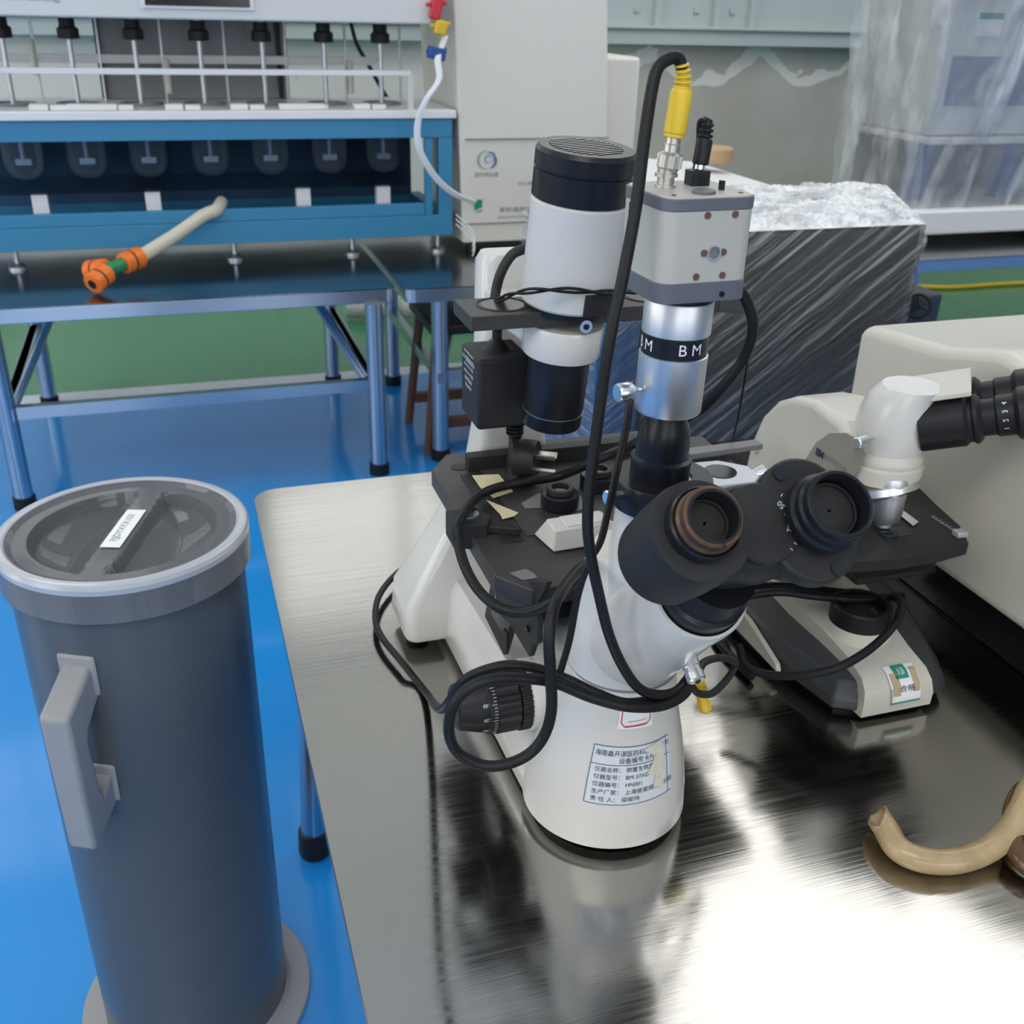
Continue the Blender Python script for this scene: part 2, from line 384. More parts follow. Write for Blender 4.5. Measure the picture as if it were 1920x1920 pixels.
# ------------------------------------------------------------------ near bench
T = .71
TX0, TX1, TY0, TY1 = .064, 1.75, .12, 1.335
bench = thing('steel_table', 'near brushed steel bench carrying both microscopes', 'table', (TX0, TY0, 0))
MB().prism(rect2((TX0+TX1)/2, (TY0+TY1)/2, (TX1-TX0)/2, (TY1-TY0)/2, .035), T-.003, T).build('tabletop', M_steel, bench)
MB().prism(rect2((TX0+TX1)/2, (TY0+TY1)/2, (TX1-TX0)/2-.002, (TY1-TY0)/2-.002, .034), T-.034, T-.0035).build('rim', M_steelrim, bench, bev=.002)
for (x, y) in ((.112, 1.36), (.14, .18), (1.66, .18), (1.66, 1.28)):
    l = MB().cyl((x+.02*(x < 1), y-.05 if y > 1.3 else y, T-.035), (x, y, .035), .0215, n=24).build('leg', M_leg, bench)
    MB().lathe([(.026, 0), (.028, .01), (.026, .05), (.022, .052)], (x, y, 0), n=24).build('foot', M_knob, l)

# ------------------------------------------------------------------ grey cylinder with lid
BX, BY = -.092, 1.12
bar = thing('storage_cylinder', 'tall dark grey plastic cylinder with clear lid and side handle on the blue floor', 'container', (BX, BY, 0))
ZT = .775
MB().lathe([(.125, .012), (.127, .014), (.129, ZT), (.123, ZT), (.121, .02), (.001, .02)], (BX, BY, 0), n=96, caps=False).build('body', M_pvc, bar)
MB().lathe([(.001, 0), (.161, 0), (.161, .010), (.157, .012), (.1272, .012)], (BX, BY, 0), n=72, caps=False).build('base_flange', M_pvcl, bar)
# weld bead
MB().lathe([(.1275, .012), (.133, .012), (.1275, .020)], (BX, BY, 0), n=72, caps=False).build('weld_bead', M_pvcl, bar)
def lid():
    ba = math.atan2(at(265, 925, z=ZT).y-at(150, 1080, z=ZT).y, at(265, 925, z=ZT).x-at(150, 1080, z=ZT).x)
    ca, sa = math.cos(ba), math.sin(ba)
    def h(x, y):
        u, v = x*ca+y*sa, -x*sa+y*ca           # u along the grip bar, v across
        r = math.hypot(x, y)
        d = min(.103-r, abs(v)-.014)
        t = max(0, min(1, d/.0055)); t = t*t*(3-2*t)
        t2 = max(0, min(1, d/.055))
        z = -.014*t-.022*t2*(2-t2)*(1 if v > 0 else .8)
        return z
    b = MB(); n = 144; rad = [i*.0021 for i in range(58)]+[.1225, .1260, .1300, .1335, .1358, .1373, .1380]
    zc = lambda r: 0 if r < .1215 else (.0040 if r < .1325 else .0040-(r-.1325)*.6)
    vs = [Vector((BX, BY, ZT+.004+h(0, 0)))]
    for r in rad[1:]:
        for j in range(n):
            a = 2*PI*j/n; x, y = r*math.cos(a), r*math.sin(a)
            vs.append(Vector((BX+x, BY+y, ZT+.004+(h(x, y) if r < .1215 else 0)+zc(r))))
    fs = [[0, 1+j, 1+(j+1) % n] for j in range(n)]
    for i in range(len(rad)-2):
        for j in range(n): fs.append([1+i*n+j, 1+i*n+(j+1) % n, 1+(i+1)*n+(j+1) % n, 1+(i+1)*n+j])
    b.add(vs, fs)
    L = b.build('lid', M_lid, bar, smooth=60)
    MB().lathe([(.1380, ZT+.004), (.1380, ZT-.036), (.1365, ZT-.036), (.1360, ZT+.002)], (BX, BY, 0), n=96, caps=False).build('lid_skirt', M_lid, L)
    MB().lathe([(.1250, ZT+.0078), (.1275, ZT+.0096), (.1330, ZT+.0098), (.1365, ZT+.0080), (.1388, ZT+.0040), (.1384, ZT-.002), (.1382, ZT+.003), (.1330, ZT+.0084)], (BX, BY, 0), n=96, caps=False).build('lid_rim', mat('frosted rim', (.42, .44, .48), .25, coat=.4), L)
    U = Vector((ca, sa, 0)); V = Vector((-sa, ca, 0)); c = Vector((BX, BY, ZT+.0055))-V*0.0
    P = [c+U*a*.046+V*b_*.011 for a, b_ in ((-1, -1), (1, -1), (1, 1), (-1, 1))]
    lb = patch('label_sticker', P, M_paperw, L, .0008, (0, 0, 1))
    text('lettering', 'FJJDYXYX103', .0115, flat(c+Vector((0, 0, .001))+V*.001, U, V), M_inkg, lb, sx=1.0)
lid()
def handle():
    # bracket standing out of the front-left of the cylinder
    ang = math.atan2(-1.0, -.52)
    dv = Vector((math.cos(ang), math.sin(ang), 0)); tv = Vector((-dv.y, dv.x, 0)); c = Vector((BX, BY, 0))
    m = Matrix((dv, tv, Vector((0, 0, 1)))).transposed().to_4x4(); m.translation = c
    z0, z1 = .486, .670; r0, r1 = .116, .186; w = .017
    poly = [(r0, z0+.01), (r1-.004, z0-.02), (r1, z1-.02), (r0, z1+.02), (r0, z1-.025), (r1-.034, z1-.055), (r1-.030, z1-.07), (r1-.034, z0+.045), (r1-.038, z0+.034), (r0, z0+.058)]
    h = MB().prism(poly, -w, w, 'y', m).build('handle', M_pvcl, bar, bev=.005, seg=3)
    for z in (z0+.034, z1-.002):
        MB().cbox((c+dv*.1285+Vector((0, 0, z))), (.006, .043, .050), Matrix((dv, tv, Vector((0, 0, 1)))).transposed()).build('mounting_pad', M_pvcl, h, bev=.003)
handle()

# ------------------------------------------------------------------ inverted microscope
SX = .304                                    # its middle plane
sc = thing('inverted_microscope', 'white inverted microscope with silver camera tube and black binocular head on the steel bench', 'microscope', (SX, .62, T))
def sec(y, hw, z, r=.02, n=28):              # rounded outline in plan
    pass
BXC = SX-.004
def outline(z, hw, yf, yb, hb=None, n=40):
    """plan outline: round nose in front (half width hw), straight to the back (half width hb)"""
    hb = hw if hb is None else hb; P = []
    for k in range(n+1):
        a = PI+PI*k/n; P.append(Vector((BXC+hw*math.cos(a), yf+hw*1.0+hw*1.02*math.sin(a), z)))
    m = 6
    for k in range(1, m+1): t = k/m; P.append(Vector((BXC+hw+(hb-hw)*t, yf+hw+(yb-yf-hw)*t, z)))
    for k in range(0, m): t = k/m; P.append(Vector((BXC-hb-(hw-hb)*t, yb+(yf+hw-yb)*t, z)))
    return P
# long low base
b = MB().loft([outline(T+.008, .064, .560, .955, .072), outline(T+.012, .0675, .556, .955, .076), outline(T+.036, .066, .558, .955, .074), outline(T+.068, .058, .572, .950, .070), outline(T+.080, .050, .582, .945, .063)])
base = b.build('base', M_enamel, sc, smooth=50)
MB().loft([outline(T+.002, .060, .566, .93, .066), outline(T+.009, .063, .562, .93, .068)]).build('base_plate', M_blackm, sc)
# bell shaped front: from the nose up to the collar
prof = [(.0690, .012, .624), (.0680, .035, .623), (.0640, .062, .621), (.0580, .090, .618), (.0525, .110, .615), (.0480, .130, .612), (.0450, .145, .610), (.0435, .160, .608)]
PX = SX-.006
rings = []
for r, h, cy_ in prof:
    rings.append([Vector((PX+r*math.cos(2*PI*k/64), cy_+r*math.sin(2*PI*k/64), T+h)) for k in range(64)])
MB().loft(rings).build('front_pedestal', M_enamel, sc, smooth=60)
# bridge between pedestal and rear stand
MB().prism([(.62, T+.07), (.90, T+.07), (.92, T+.10), (.90, T+.120), (.80, T+.118), (.66, T+.150), (.63, T+.150)], SX-.034, SX+.034, 'x').build('bridge', M_enamel, sc, bev=.008, seg=3)
# rear stand: broad foot rising into the post
def stand(z, hw, y0, y1): return [Vector((x, y, z)) for x, y in rect2(SX, (y0+y1)/2, hw, (y1-y0)/2, min(.012, hw*.4), 5)]
MB().loft([stand(T+.014, .118, .885, .965), stand(T+.020, .121, .882, .968), stand(T+.055, .118, .885, .966), stand(T+.10, .090, .895, .962), stand(T+.16, .056, .905, .958), stand(T+.20, .040, .908, .955), stand(T+.24, .034, .910, .953)]).build('rear_stand', M_enamel, sc, smooth=50)
for sx_ in (-1, 1): MB().cyl((SX+sx_*.10, .925, T), (SX+sx_*.10, .925, T+.016), .012, n=20).build('foot', M_knob, sc)
for p in ((SX-.05, .61), (SX+.05, .61)): MB().cyl((p[0], p[1], T), (p[0], p[1], T+.01), .010, n=20).build('foot', M_knob, sc)
MB().loft([stand(T+.238, .034, .910, .953), stand(T+.40, .033, .912, .952), stand(T+.408, .029, .916, .949)]).build('post', M_enamel, sc, smooth=50)
# head column with seam
col_y = .607
MB().lathe([(.0420, .157), (.0433, .159), (.0433, .1605), (.0420, .162)], (PX, col_y, T), n=64, caps=False).build('seam', M_inkg, sc)
e45 = Vector((0, -.70, .714)).normalized()
A0 = Vector((SX-.003, .606, T+.178))
# trinocular body: lower drum, slanting snout, upright camera neck
MB().lathe([(.0434, .161), (.0434, .178), (.0425, .197), (.040, .220), (.035, .245), (.030, .26)], (PX, col_y, T), n=64).build('head_drum', M_enamel, sc, smooth=50)
MB().lathe([(.042, -.005), (.0410, .02), (.038, .06), (.0345, .105), (.0335, .138), (.0325, .142), (.0305, .142), (.0300, .134), (.001, .134)], A0, e45, n=64, caps=False).build('head_snout', M_enamel, sc, smooth=50)
MB().lathe([(.034, .19), (.0335, .24), (.0305, .285), (.0285, .318)], (SX, .585, T), n=64).build('camera_neck', M_enamel, sc, smooth=50)
for dz, rr, yy in ((.283, .0306, .585), (.225, .0348, .585)):
    d = Vector((-.88, -.47, 0)).normalized(); c = Vector((SX, yy, T+dz))+d*(rr-.0008)
    MB().cyl(c, c+d*.0016, .0052, n=24).build('cover_plug', M_enamel2, sc)
c = Vector((SX, col_y, T+.187))+Vector((-.95, -.3, 0)).normalized()*.0428
MB().cyl(c, c+Vector((-.0016, -.0005, 0)), .006, n=24).build('cover_plug', M_enamel2, sc)
# collar ring and slider at the top of the neck
ny = .581; nz = T+.318
col = MB().lathe([(.028, 0), (.0345, .001), (.0348, .004), (.0348, .019), (.034, .021), (.020, .021)], (SX, ny, nz-.010), n=64, caps=False).build('camera_port_collar', M_black, sc)
sp = at(1400, 885, Y=.60)
MB().prism([(SX+.015, ny-.022), (SX+.060, ny-.022), (SX+.068, ny-.014), (SX+.068, ny+.004), (SX+.052, ny+.018), (SX+.010, ny+.020)], nz-.001, nz+.009).build('beam_slider', M_alu, sc, bev=.0008)
MB().cyl((SX+.044, ny-.001, nz+.0085), (SX+.044, ny-.001, nz+.0096), .0115, n=32).build('slider_aperture', M_screen, sc)
MB().lathe([(.0028, 0), (.0028, .004), (.0035, .006), (.0058, .013), (.0045, .014)], (SX+.066, ny-.001, nz+.004), (1, .1, 0), n=24).build('slider_knob', M_chrome, sc)
MB().lathe([(.0028, 0), (.0028, .004), (.0035, .006), (.0055, .012), (.0045, .013)], (SX-.034, ny-.008, nz+.004), (-1, -.25, 0), n=24).build('lock_screw', M_chrome, sc)
MB().cyl((SX+.002, ny-.029, nz+.0105), (SX+.002, ny-.029, nz+.0118), .0028, n=20).build('cap_screw', M_chrome, sc)
# c-mount tube, leaning slightly with the camera on top
TA = Vector((SX-.003, ny, nz+.010)); TD = Vector((.018, 0, 1)).normalized()
MB().lathe([(.0205, 0), (.0205, .0120), (.0210, .0130), (.0210, .0155), (.0190, .0165), (.0182, .0170), (.0182, .0270), (.0170, .0370), (.0145, .0430), (.0140, .054), (.001, .054)], TA, TD, n=56, caps=False).build('relay_adapter', M_black, sc)
mt = MB().lathe([(.012, .0495), (.0218, .050), (.0225, .0515), (.0225, .0895), (.0215, .090)], TA, TD, n=64).build('camera_tube', M_silver, sc)
MB().lathe([(.0216, .0898), (.0216, .1035)], TA, TD, n=64, caps=False).build('black_band', M_black, mt)
MB().lathe([(.0216, .1032), (.0223, .1038), (.0223, .1245), (.0217, .1255), (.012, .1255)], TA, TD, n=64, caps=False).build('camera_tube_top', M_silver, mt)
MB().lathe([(.0190, .1245), (.0205, .1260), (.0205, .128), (.015, .129), (.015, .136)], TA, TD, n=48, caps=False).build('mount_ring', M_black, mt)
def cylfn(org, axis, r, ang0, h0, up=1):
    A = Vector(axis).normalized(); org = Vector(org); f0 = Vector((0, -1, 0)); f0 = (f0-A*f0.dot(A)).normalized(); s0 = A.cross(f0)
    return lambda u, v: org+A*(h0+v*up)+(f0*math.cos(ang0+u/r)+s0*math.sin(ang0+u/r))*(r+.0003)
text('lettering', 'B M', .0105, cylfn(TA, TD, .0216, R(2), .0966), M_inkw, mt, sx=1.0)
text('lettering', 'B M', .0105, cylfn(TA, TD, .0216, R(-88), .0966), M_inkw, mt, sx=1.0)
kc = TA+TD*.067
MB().lathe([(.0015, 0), (.0015, .003), (.0060, .008), (.0064, .009), (.0064, .017), (.0055, .0185)], kc+Vector((-.0225, -.004, 0)), (-1, -.15, .0), n=14).build('thumb_screw', M_chrome, mt)
# eyepiece head
def bino():
    e = Vector((0, -.72, .694)).normalized(); s = Vector((1, 0, 0)); u = e.cross(s).normalized()
    if u.z < 0: u = -u
    L = at(1340, 968, X=SX-.040); Rr = at(1578, 944, X=SX+.0385)
    hd = MB().lathe([(.0295, -.012), (.0295, .012), (.027, .014), (.025, .034)], A0+e45*.138, ((L+Rr)/2-e*.055-(A0+e45*.138)).normalized()*.5+e*.5, n=56).build('head_bearing', M_black, sc)
    # left prism housing: fat drum
    cL = L-e*.024
    MB().lathe([(.024, -.060), (.0300, -.054), (.0312, -.032), (.0314, -.004), (.0302, .0035), (.024, .004), (.001, .004)], cL+s*.001-u*.002, e, n=64, caps=True).build('prism_housing', M_blackm, hd, smooth=40)
    cR = Rr-e*.024
    mid = (cL+cR)/2
    def oval(c, hw, hh, k=48): return [c+s*(hw*math.copysign(abs(math.cos(2*PI*i/k))**.8, math.cos(2*PI*i/k)))+u*(hh*math.copysign(abs(math.sin(2*PI*i/k))**.9, math.sin(2*PI*i/k))) for i in range(k)]
    MB().loft([oval(mid-e*.058+s*.004, .034, .022), oval(mid-e*.050+s*.008, .042, .027), oval(mid-e*.010+s*.006, .044, .027), oval(mid-e*.006+s*.006, .041, .0245)]).build('hinge_body', M_blackm, hd, smooth=40)
    dsk = MB().lathe([(.0245, -.008), (.0245, .001), (.0237, .002), (.001, .002)], mid+s*.003-e*.003, e, n=64).build('hinge_dial', M_blackm, hd)
    fn0 = mid+s*.003-e*.0006
    for i, tx in enumerate(('50', '60', '70')):
        a = R(32-26*i); rad = s*math.cos(a)+u*math.sin(a); tg = -s*math.sin(a)+u*math.cos(a)
        text('lettering', tx, .0050, flat(fn0+rad*.0170, tg, -rad), M_inkw, dsk)
    tk = MB()
    for i in range(9):
        a = R(42-12*i); rad = s*math.cos(a)+u*math.sin(a); tg = -s*math.sin(a)+u*math.cos(a)
        q = fn0+rad*.0212; tk.add([q-tg*.0002, q+rad*.0022-tg*.0002, q+rad*.0022+tg*.0002, q+tg*.0002], [[0, 1, 2, 3]])
    tk.build('scale_marks', M_inkw, dsk, smooth=0)
    MB().lathe([(.026, -.050), (.0290, -.044), (.0300, -.010), (.0285, -.006), (.001, -.006)], cR, e, n=56).build('prism_housing', M_knob, hd, smooth=40)
    def lobe(o_): return [cR-e*o_-s*.005+(s*math.cos(2*PI*i/56)*(.029+.004*abs(math.sin(2*PI*i/56)))+u*math.sin(2*PI*i/56)*.039) for i in range(56)]
    pl = MB().loft([lobe(.016), lobe(.003)]).build('arm_plate', M_blackm, hd, bev=.002)
    for q in (cR-e*.003-s*.016+u*.030, cR-e*.003+s*.004-u*.032):
        MB().cyl(q, q+e*.0012, .0048, n=20).build('socket_screw', M_screen, pl)
    # eyepiece sleeves, empty
    for c, first, rr in ((L, 1, .0180), (Rr, 0, .0208)):
        base_ = c-e*.0215
        o1 = MB().lathe([(rr+.0030, 0), (rr+.0030, .006), (rr+.0012, .008), (rr+.0012, .013), (rr, .015), (rr, .0205), (rr-.001, .0215), (rr-.0028, .0215), (rr-.0032, .020), (rr-.0032, .005)], base_, e, n=64, caps=False).build('eyepiece_sleeve', M_brown if first else M_black, hd, smooth=30)
        if first:
            part_label(o1, 'worn brown brass eyepiece sleeve')
            MB().lathe([(rr+.0036, -.001), (rr+.0036, .010), (rr+.0024, .0115)], base_, e, n=64, caps=False).build('sleeve_base', M_black, hd)
            MB().lathe([(rr-.0022, .016), (rr-.0022, .0222), (rr-.0038, .0222), (rr-.0044, .004)], base_, e, n=64, caps=False).build('sleeve_lining', M_black, hd)
            MB().cbox(base_+e*.0222-u*(rr-.002)+s*.001, (.0007, .0042, .0012), Matrix((s, u, e)).transposed()).build('sleeve_notch', M_screen, hd)
        MB().lathe([(.001, .008), (rr-.0058, .008), (rr-.0058, .0105), (rr-.0045, .0105)], base_, e, n=48, caps=False).build('dust_cap', M_blackm, hd)
    return L, Rr, e
EL, ER, EE = bino()
# stage
SZ = .914; SY0, SY1 = .655, .935; SXL = .216; SXR = .520
poly = [(SXL, SY0+.030), (SXL+.022, SY0), (SX-.002, SY0+.004), (SX+.030, SY0+.012), (SXR-.11, SY0+.02), (SXR, SY0+.05), (SXR, SY1-.02), (SXL+.024, SY1), (SXL, SY1-.036)]
st = MB().prism(poly, SZ-.017, SZ).build('stage', M_stage, sc, bev=.0012)
MB().prism([(SXL+.03, SY0+.02), (SXL+.13, SY0+.02), (SXL+.13, SY0+.09), (SXL+.03, SY0+.09)], SZ-.045, SZ-.0165).build('stage_underside', M_black, st, bev=.002)
# raised mechanical stage frame, rails and recessed plate
MB().prism([(.238, .735), (.258, .735), (.262, .880), (.240, .880)], SZ-.0002, SZ+.0012).build('stage_rail', M_blackm, st, bev=.0005)
MB().prism([(.262, .742), (.40, .742), (.40, .885), (.262, .885)], SZ-.0002, SZ+.0015).build('specimen_plate', M_stage, st, bev=.0003)
MB().prism([(.250, .885), (.46, .885), (.46, .899), (.250, .899)], SZ-.0002, SZ+.016).build('rear_guide', M_blackm, st, bev=.0008)
MB().prism([(.32, .902), (.50, .902), (.50, .932), (.30, .932)], SZ-.0002, SZ+.006).build('guide_cover', M_stage, st, bev=.0008)
MB().prism([(.47, .85), (.56, .855), (.56, .870), (.47, .866)], SZ+.004, SZ+.010).build('guide_bar', M_greypatch, st, bev=.0008)
q = at(880, 965, z=SZ+.012)
MB().prism([(q.x-.018, q.y-.016), (q.x+.010, q.y-.022), (q.x+.018, q.y-.006), (q.x+.010, q.y+.012), (q.x-.018, q.y+.014)], SZ-.012, SZ+.012).build('clamp_block', M_blackm, st, bev=.0008)
MB().cyl((q.x, q.y, SZ+.0118), (q.x, q.y, SZ+.0135), .0085, n=32).build('slotted_screw', M_silver, st)
MB().cbox((q.x, q.y, SZ+.0136), (.017, .0012, .0006), Matrix.Rotation(R(38), 3, 'Z')).build('screw_slot', M_screen, st)
a1, a2 = at(895, 985, z=SZ+.006), at(972, 992, z=SZ+.006)
MB().prism([(a1.x, a1.y-.004), (a2.x, a2.y-.004), (a2.x+.003, a2.y+.001), (a2.x-.002, a2.y+.003), (a1.x, a1.y+.007)], SZ+.001, SZ+.008).build('clamp_arm', M_blackm, st, bev=.001)
c = at(845, 870, z=SZ); MB().cyl((c.x+.006, c.y-.01, SZ-.0002), (c.x+.006, c.y-.01, SZ+.0006), .008, n=28).build('blanking_disc', M_blackm, st)
P = [at(*p, z=SZ+.0022) for p in ((885, 892), (935, 890), (962, 922), (925, 934), (900, 914))]
patch('tape_strip', P, M_tape, st, .0005, (0, 0, 1))
P = [at(*p, z=SZ+.0022) for p in ((912, 938), (972, 962), (965, 968), (942, 974), (938, 965))]
patch('tape_strip', P, M_tape, st, .0005, (0, 0, 1))
P = [at(*p, z=SZ+.0019) for p in ((977, 944), (1010, 925), (1090, 930), (1094, 955), (1060, 962), (1020, 952), (985, 954))]
patch('worn_patch', P, M_greypatch, st, .0004, (0, 0, 1))
P = [at(*p, z=SZ+.0004) for p in ((955, 1075), (985, 1067), (1000, 1074), (1008, 1084), (980, 1088))]
patch('worn_patch', P, M_greypatch, st, .0003, (0, 0, 1))
# w-shaped nosepiece bracket between stage and bridge
def wpoly(pts, X): return [(p.y, p.z) for p in (at(x, y, X=X) for x, y in pts)]
WX = SX-.0625
wb = MB().prism(wpoly(((925, 1085), (912, 1155), (948, 1228), (963, 1176), (996, 1231), (1003, 1210), (1012, 1205), (1013, 1130), (1030, 1090)), WX), WX-.002, WX+.003, 'x').build('focus_bracket', M_blackm, sc, bev=.0008)
MB().prism(wpoly(((930, 1110), (921, 1150), (948, 1196), (958, 1170), (936, 1150)), WX-.002), WX-.0024, WX-.0018, 'x').build('bracket_recess', M_screen, wb)
MB().cyl((WX-.004, at(995, 1178, X=WX).y, at(995, 1178, X=WX).z), (WX-.001, at(995, 1178, X=WX).y, at(995, 1178, X=WX).z), .003, n=16).build('bracket_screw', M_black, wb)
MB().lathe([(.030, .86-.71), (.030, .205-.03)], (SX, .78, T), n=32).build('nosepiece', M_black, sc)
# coarse and fine focus on the left flank
fc = Vector((SX-.062, .660, T+.100)); fd = Vector((-1, -.02, 0)).normalized()
def ribbed(b, org, d, r, h0, h1, n=36, dep=.0009):
    A = Vector(d).normalized(); U = A.orthogonal().normalized(); V = A.cross(U); vs = []
    k = n*4
    for h in (h0, h1):
        for i in range(k):
            a = 2*PI*i/k; q = r-(dep if i % 4 in (0, 1) else 0); vs.append(Vector(org)+A*h+(U*math.cos(a)+V*math.sin(a))*q)
    b.add(vs, [[i, (i+1) % k, k+(i+1) % k, k+i] for i in range(k)]+[list(range(k))[::-1], list(range(k, 2*k))])
    return b
MB().lathe([(.030, -.004), (.030, .006), (.026, .008)], fc, fd, n=48).build('focus_boss', M_enamel, sc)
kb = MB(); ribbed(kb, fc, fd, .0285, .007, .016, 40); kn = kb.build('tension_ring', M_knob, sc, smooth=20)
kb = MB(); ribbed(kb, fc, fd, .0275, .017, .036, 16, .0016); kb.build('coarse_focus_knob', M_knob, kn, smooth=25)
MB().lathe([(.0265, .036), (.0265, .043), (.0255, .044)], fc, fd, n=48).build('focus_scale_ring', M_knob, kn)
kb = MB(); kb.lathe([(.0245, .044), (.0235, .050), (.019, .066), (.0165, .068), (.001, .068)], fc, fd, n=40, caps=False); kb.build('fine_focus_knob', M_knob, kn)
tk = MB(); A = fd; U = Vector((0, 0, 1)); V = A.cross(U)
for i in range(60):
    a = R(6*i); rr = U*math.cos(a)+V*math.sin(a); tg = -U*math.sin(a)+V*math.cos(a); q = fc+rr*.0267+A*.0375
    ln = .004 if i % 5 == 0 else .0025
    tk.add([q-tg*.0002, q+tg*.0002, q+tg*.0002+A*ln, q-tg*.0002+A*ln], [[0, 1, 2, 3]])
tk.build('scale_marks', M_inkw, kn, smooth=0)
for i, tx in enumerate(('100', '120', '140')):
    a = R(-60-28*i); rr = U*math.cos(a)+V*math.sin(a); tg = -U*math.sin(a)+V*math.cos(a)
    text('lettering', tx, .0042, flat(fc+rr*.0255+A*.046, A, tg), M_inkw, kn)
MB().cbox((fc.x-.006, fc.y+.052, fc.z+.022), (.003, .012, .016)).build('lever_tab', M_knob, sc, bev=.001)
# paper labels on the pedestal
def pedfn(ang0, z0):
    def rad(h):
        for (r0, h0, c0), (r1, h1, c1) in zip(prof, prof[1:]):
            if h0 <= h <= h1: t = (h-h0)/(h1-h0); return r0+(r1-r0)*t, c0+(c1-c0)*t
        return (prof[0][0], prof[0][2]) if h < prof[0][1] else (prof[-1][0], prof[-1][2])
    def f(u, v, e_=.0004):
        h = z0+v; r, cy_ = rad(h); a = ang0+u/.063
        return Vector((PX+(r+e_)*math.sin(a), cy_-(r+e_)*math.cos(a), T+h))
    return f
pf = pedfn(R(-5), .083)
def sheet(name, f, hw, hh, m, parent, e_, n=18, hole=None):
    b = MB(); k = n+1
    vs = [f(-hw+2*hw*i/n, -hh+2*hh*j/8, e_) for j in range(9) for i in range(k)]
    b.add(vs, [[j*k+i, j*k+i+1, (j+1)*k+i+1, (j+1)*k+i] for j in range(8) for i in range(n)])
    return b.build(name, m, parent, smooth=60)
lb = sheet('asset_label', pf, .0375, .0265, M_paper, sc, .0004)
ins = MB()
def strip(b, f, u0, v0, u1, v1, w, e_, n=14):
    vs = []
    for i in range(n+1):
        t = i/n; u, v = u0+(u1-u0)*t, v0+(v1-v0)*t
        if abs(u1-u0) > abs(v1-v0): vs += [f(u, v-w, e_), f(u, v+w, e_)]
        else: vs += [f(u-w, v, e_), f(u+w, v, e_)]
    b.add(vs, [[2*i, 2*i+1, 2*i+3, 2*i+2] for i in range(n)])
for v in (.0262, .0100, -.0262): strip(ins, pf, -.0372, v, .0372, v, .00035, .0007)
for u in (-.0372, .0335): strip(ins, pf, u, -.0262, u, .0262, .00035, .0007)
ins.build('label_border', M_inkblue, lb, smooth=0)
def pt(u, v): return lambda a, b_: pf(a+u, b_+v, .0009)
for tx, u, v, sz, al in (('海南鑫开源医药科技有限公司', .001, .0200, .0056, 'CENTER'), ('设备编号卡片', .003, .0138, .0056, 'CENTER'),
                     ('仪器名称： 倒置生物显微镜', -.033, .0055, .0050, 'LEFT'), ('仪器型号： BM-37XD', -.033, -.0012, .0050, 'LEFT'),
                     ('仪器编号： HN001', -.033, -.0080, .0050, 'LEFT'), ('生产厂家： 上海彼爱姆光学仪器', -.033, -.0148, .0050, 'LEFT'), ('责 任 人： 梁峻玮', -.033, -.0215, .0050, 'LEFT')):
    text('lettering', tx, sz, pt(u, v), M_ink, lb, align=al)
# torn, yellowed layer on the right of the card
pk = [(.008, .022), (.016, .0245), (.024, .026), (.030, .022), (.029, .010), (.032, .002), (.030, -.010), (.026, -.018), (.018, -.014), (.020, -.004), (.012, .000), (.017, .008), (.020, .014)]
b = MB(); b.add([pf(u, v, .0013) for u, v in pk], [list(range(len(pk)))]); b.build('torn_layer', M_peel, lb, smooth=0)
pr2 = pedfn(R(-6), .134)
lb2 = sheet('red_framed_label', pr2, .018, .0085, M_paperw, sc, .0006)
b = MB(); strip(b, pr2, -.0115, -.0062, .0115, -.0050, .0006, .0012); strip(b, pr2, -.0115, -.0062, -.0150, -.0025, .0006, .0012)
strip(b, pr2, .0115, -.0050, .0150, -.0015, .0006, .0012); strip(b, pr2, -.0150, -.0028, -.0150, .0080, .0005, .0012); strip(b, pr2, .0150, -.0018, .0150, .0080, .0005, .0012)
strip(b, pr2, -.0085, -.0018, .0105, -.0008, .0002, .0012)
b.build('red_frame', M_inkred, lb2, smooth=0)

# condenser arm, slider and lamp house
LX, LY = .312, .802; LD = Vector((.045, -.10, 1)).normalized(); L0 = Vector((LX, LY, 0))
def lp(z): return Vector((LX, LY, z))+Vector((LD.x/LD.z, LD.y/LD.z, 0))*(z-1.10)
arm = MB().lathe([(.0335, 1.068-1.06), (.0345, .010), (.0345, .034), (.0335, .036), (.001, .036)], lp(1.050), LD, n=56).build('condenser_arm', M_enamel, sc)
MB().prism([(SX-.022, .83), (SX+.022, .83), (SX+.032, .925), (SX-.032, .925)], 1.060, 1.088).build('arm_beam', M_enamel, arm, bev=.004)
q = at(1098, 612, Y=LY-.035); MB().cyl((q.x, LY-.032, q.z), (q.x, LY-.0365, q.z), .0055, n=24).build('hex_screw', M_chrome, arm)
MB().cyl((q.x, LY-.0364, q.z), (q.x, LY-.0372, q.z), .0028, n=6).build('hex_socket', M_screen, arm)
sl = MB().prism([(.222, .782), (.430, .782), (.452, .790), (.474, .783), (.474, .825), (.222, .838)], 1.088, 1.1005).build('filter_slider', M_stage, sc, bev=.0008)
for xx in (.258, .392):
    hl = MB().ring((xx, .812, 1.1004), (xx, .812, 1.1012), .0225, .0215, n=48).build('aperture_ring', M_blackm, sl)
    MB().cyl((xx, .812, 1.1002), (xx, .812, 1.1008), .0185, n=48).build('aperture', M_screen, hl)
hs = MB().lathe([(.0385, 0), (.0400, .002), (.0400, .084), (.0385, .086), (.001, .086)], lp(1.104), LD, n=72).build('lamp_house', M_lamp, sc)
QM = Matrix.Translation(lp(1.104)) @ LD.to_track_quat('Z', 'Y').to_matrix().to_4x4()
lat = [(.0425*math.cos(R(a_)), .0425*math.sin(R(a_))) for a_ in range(-116, -9, 6)]+[(.0385*math.cos(R(a_)), .0385*math.sin(R(a_))) for a_ in range(-14, -120, -6)]
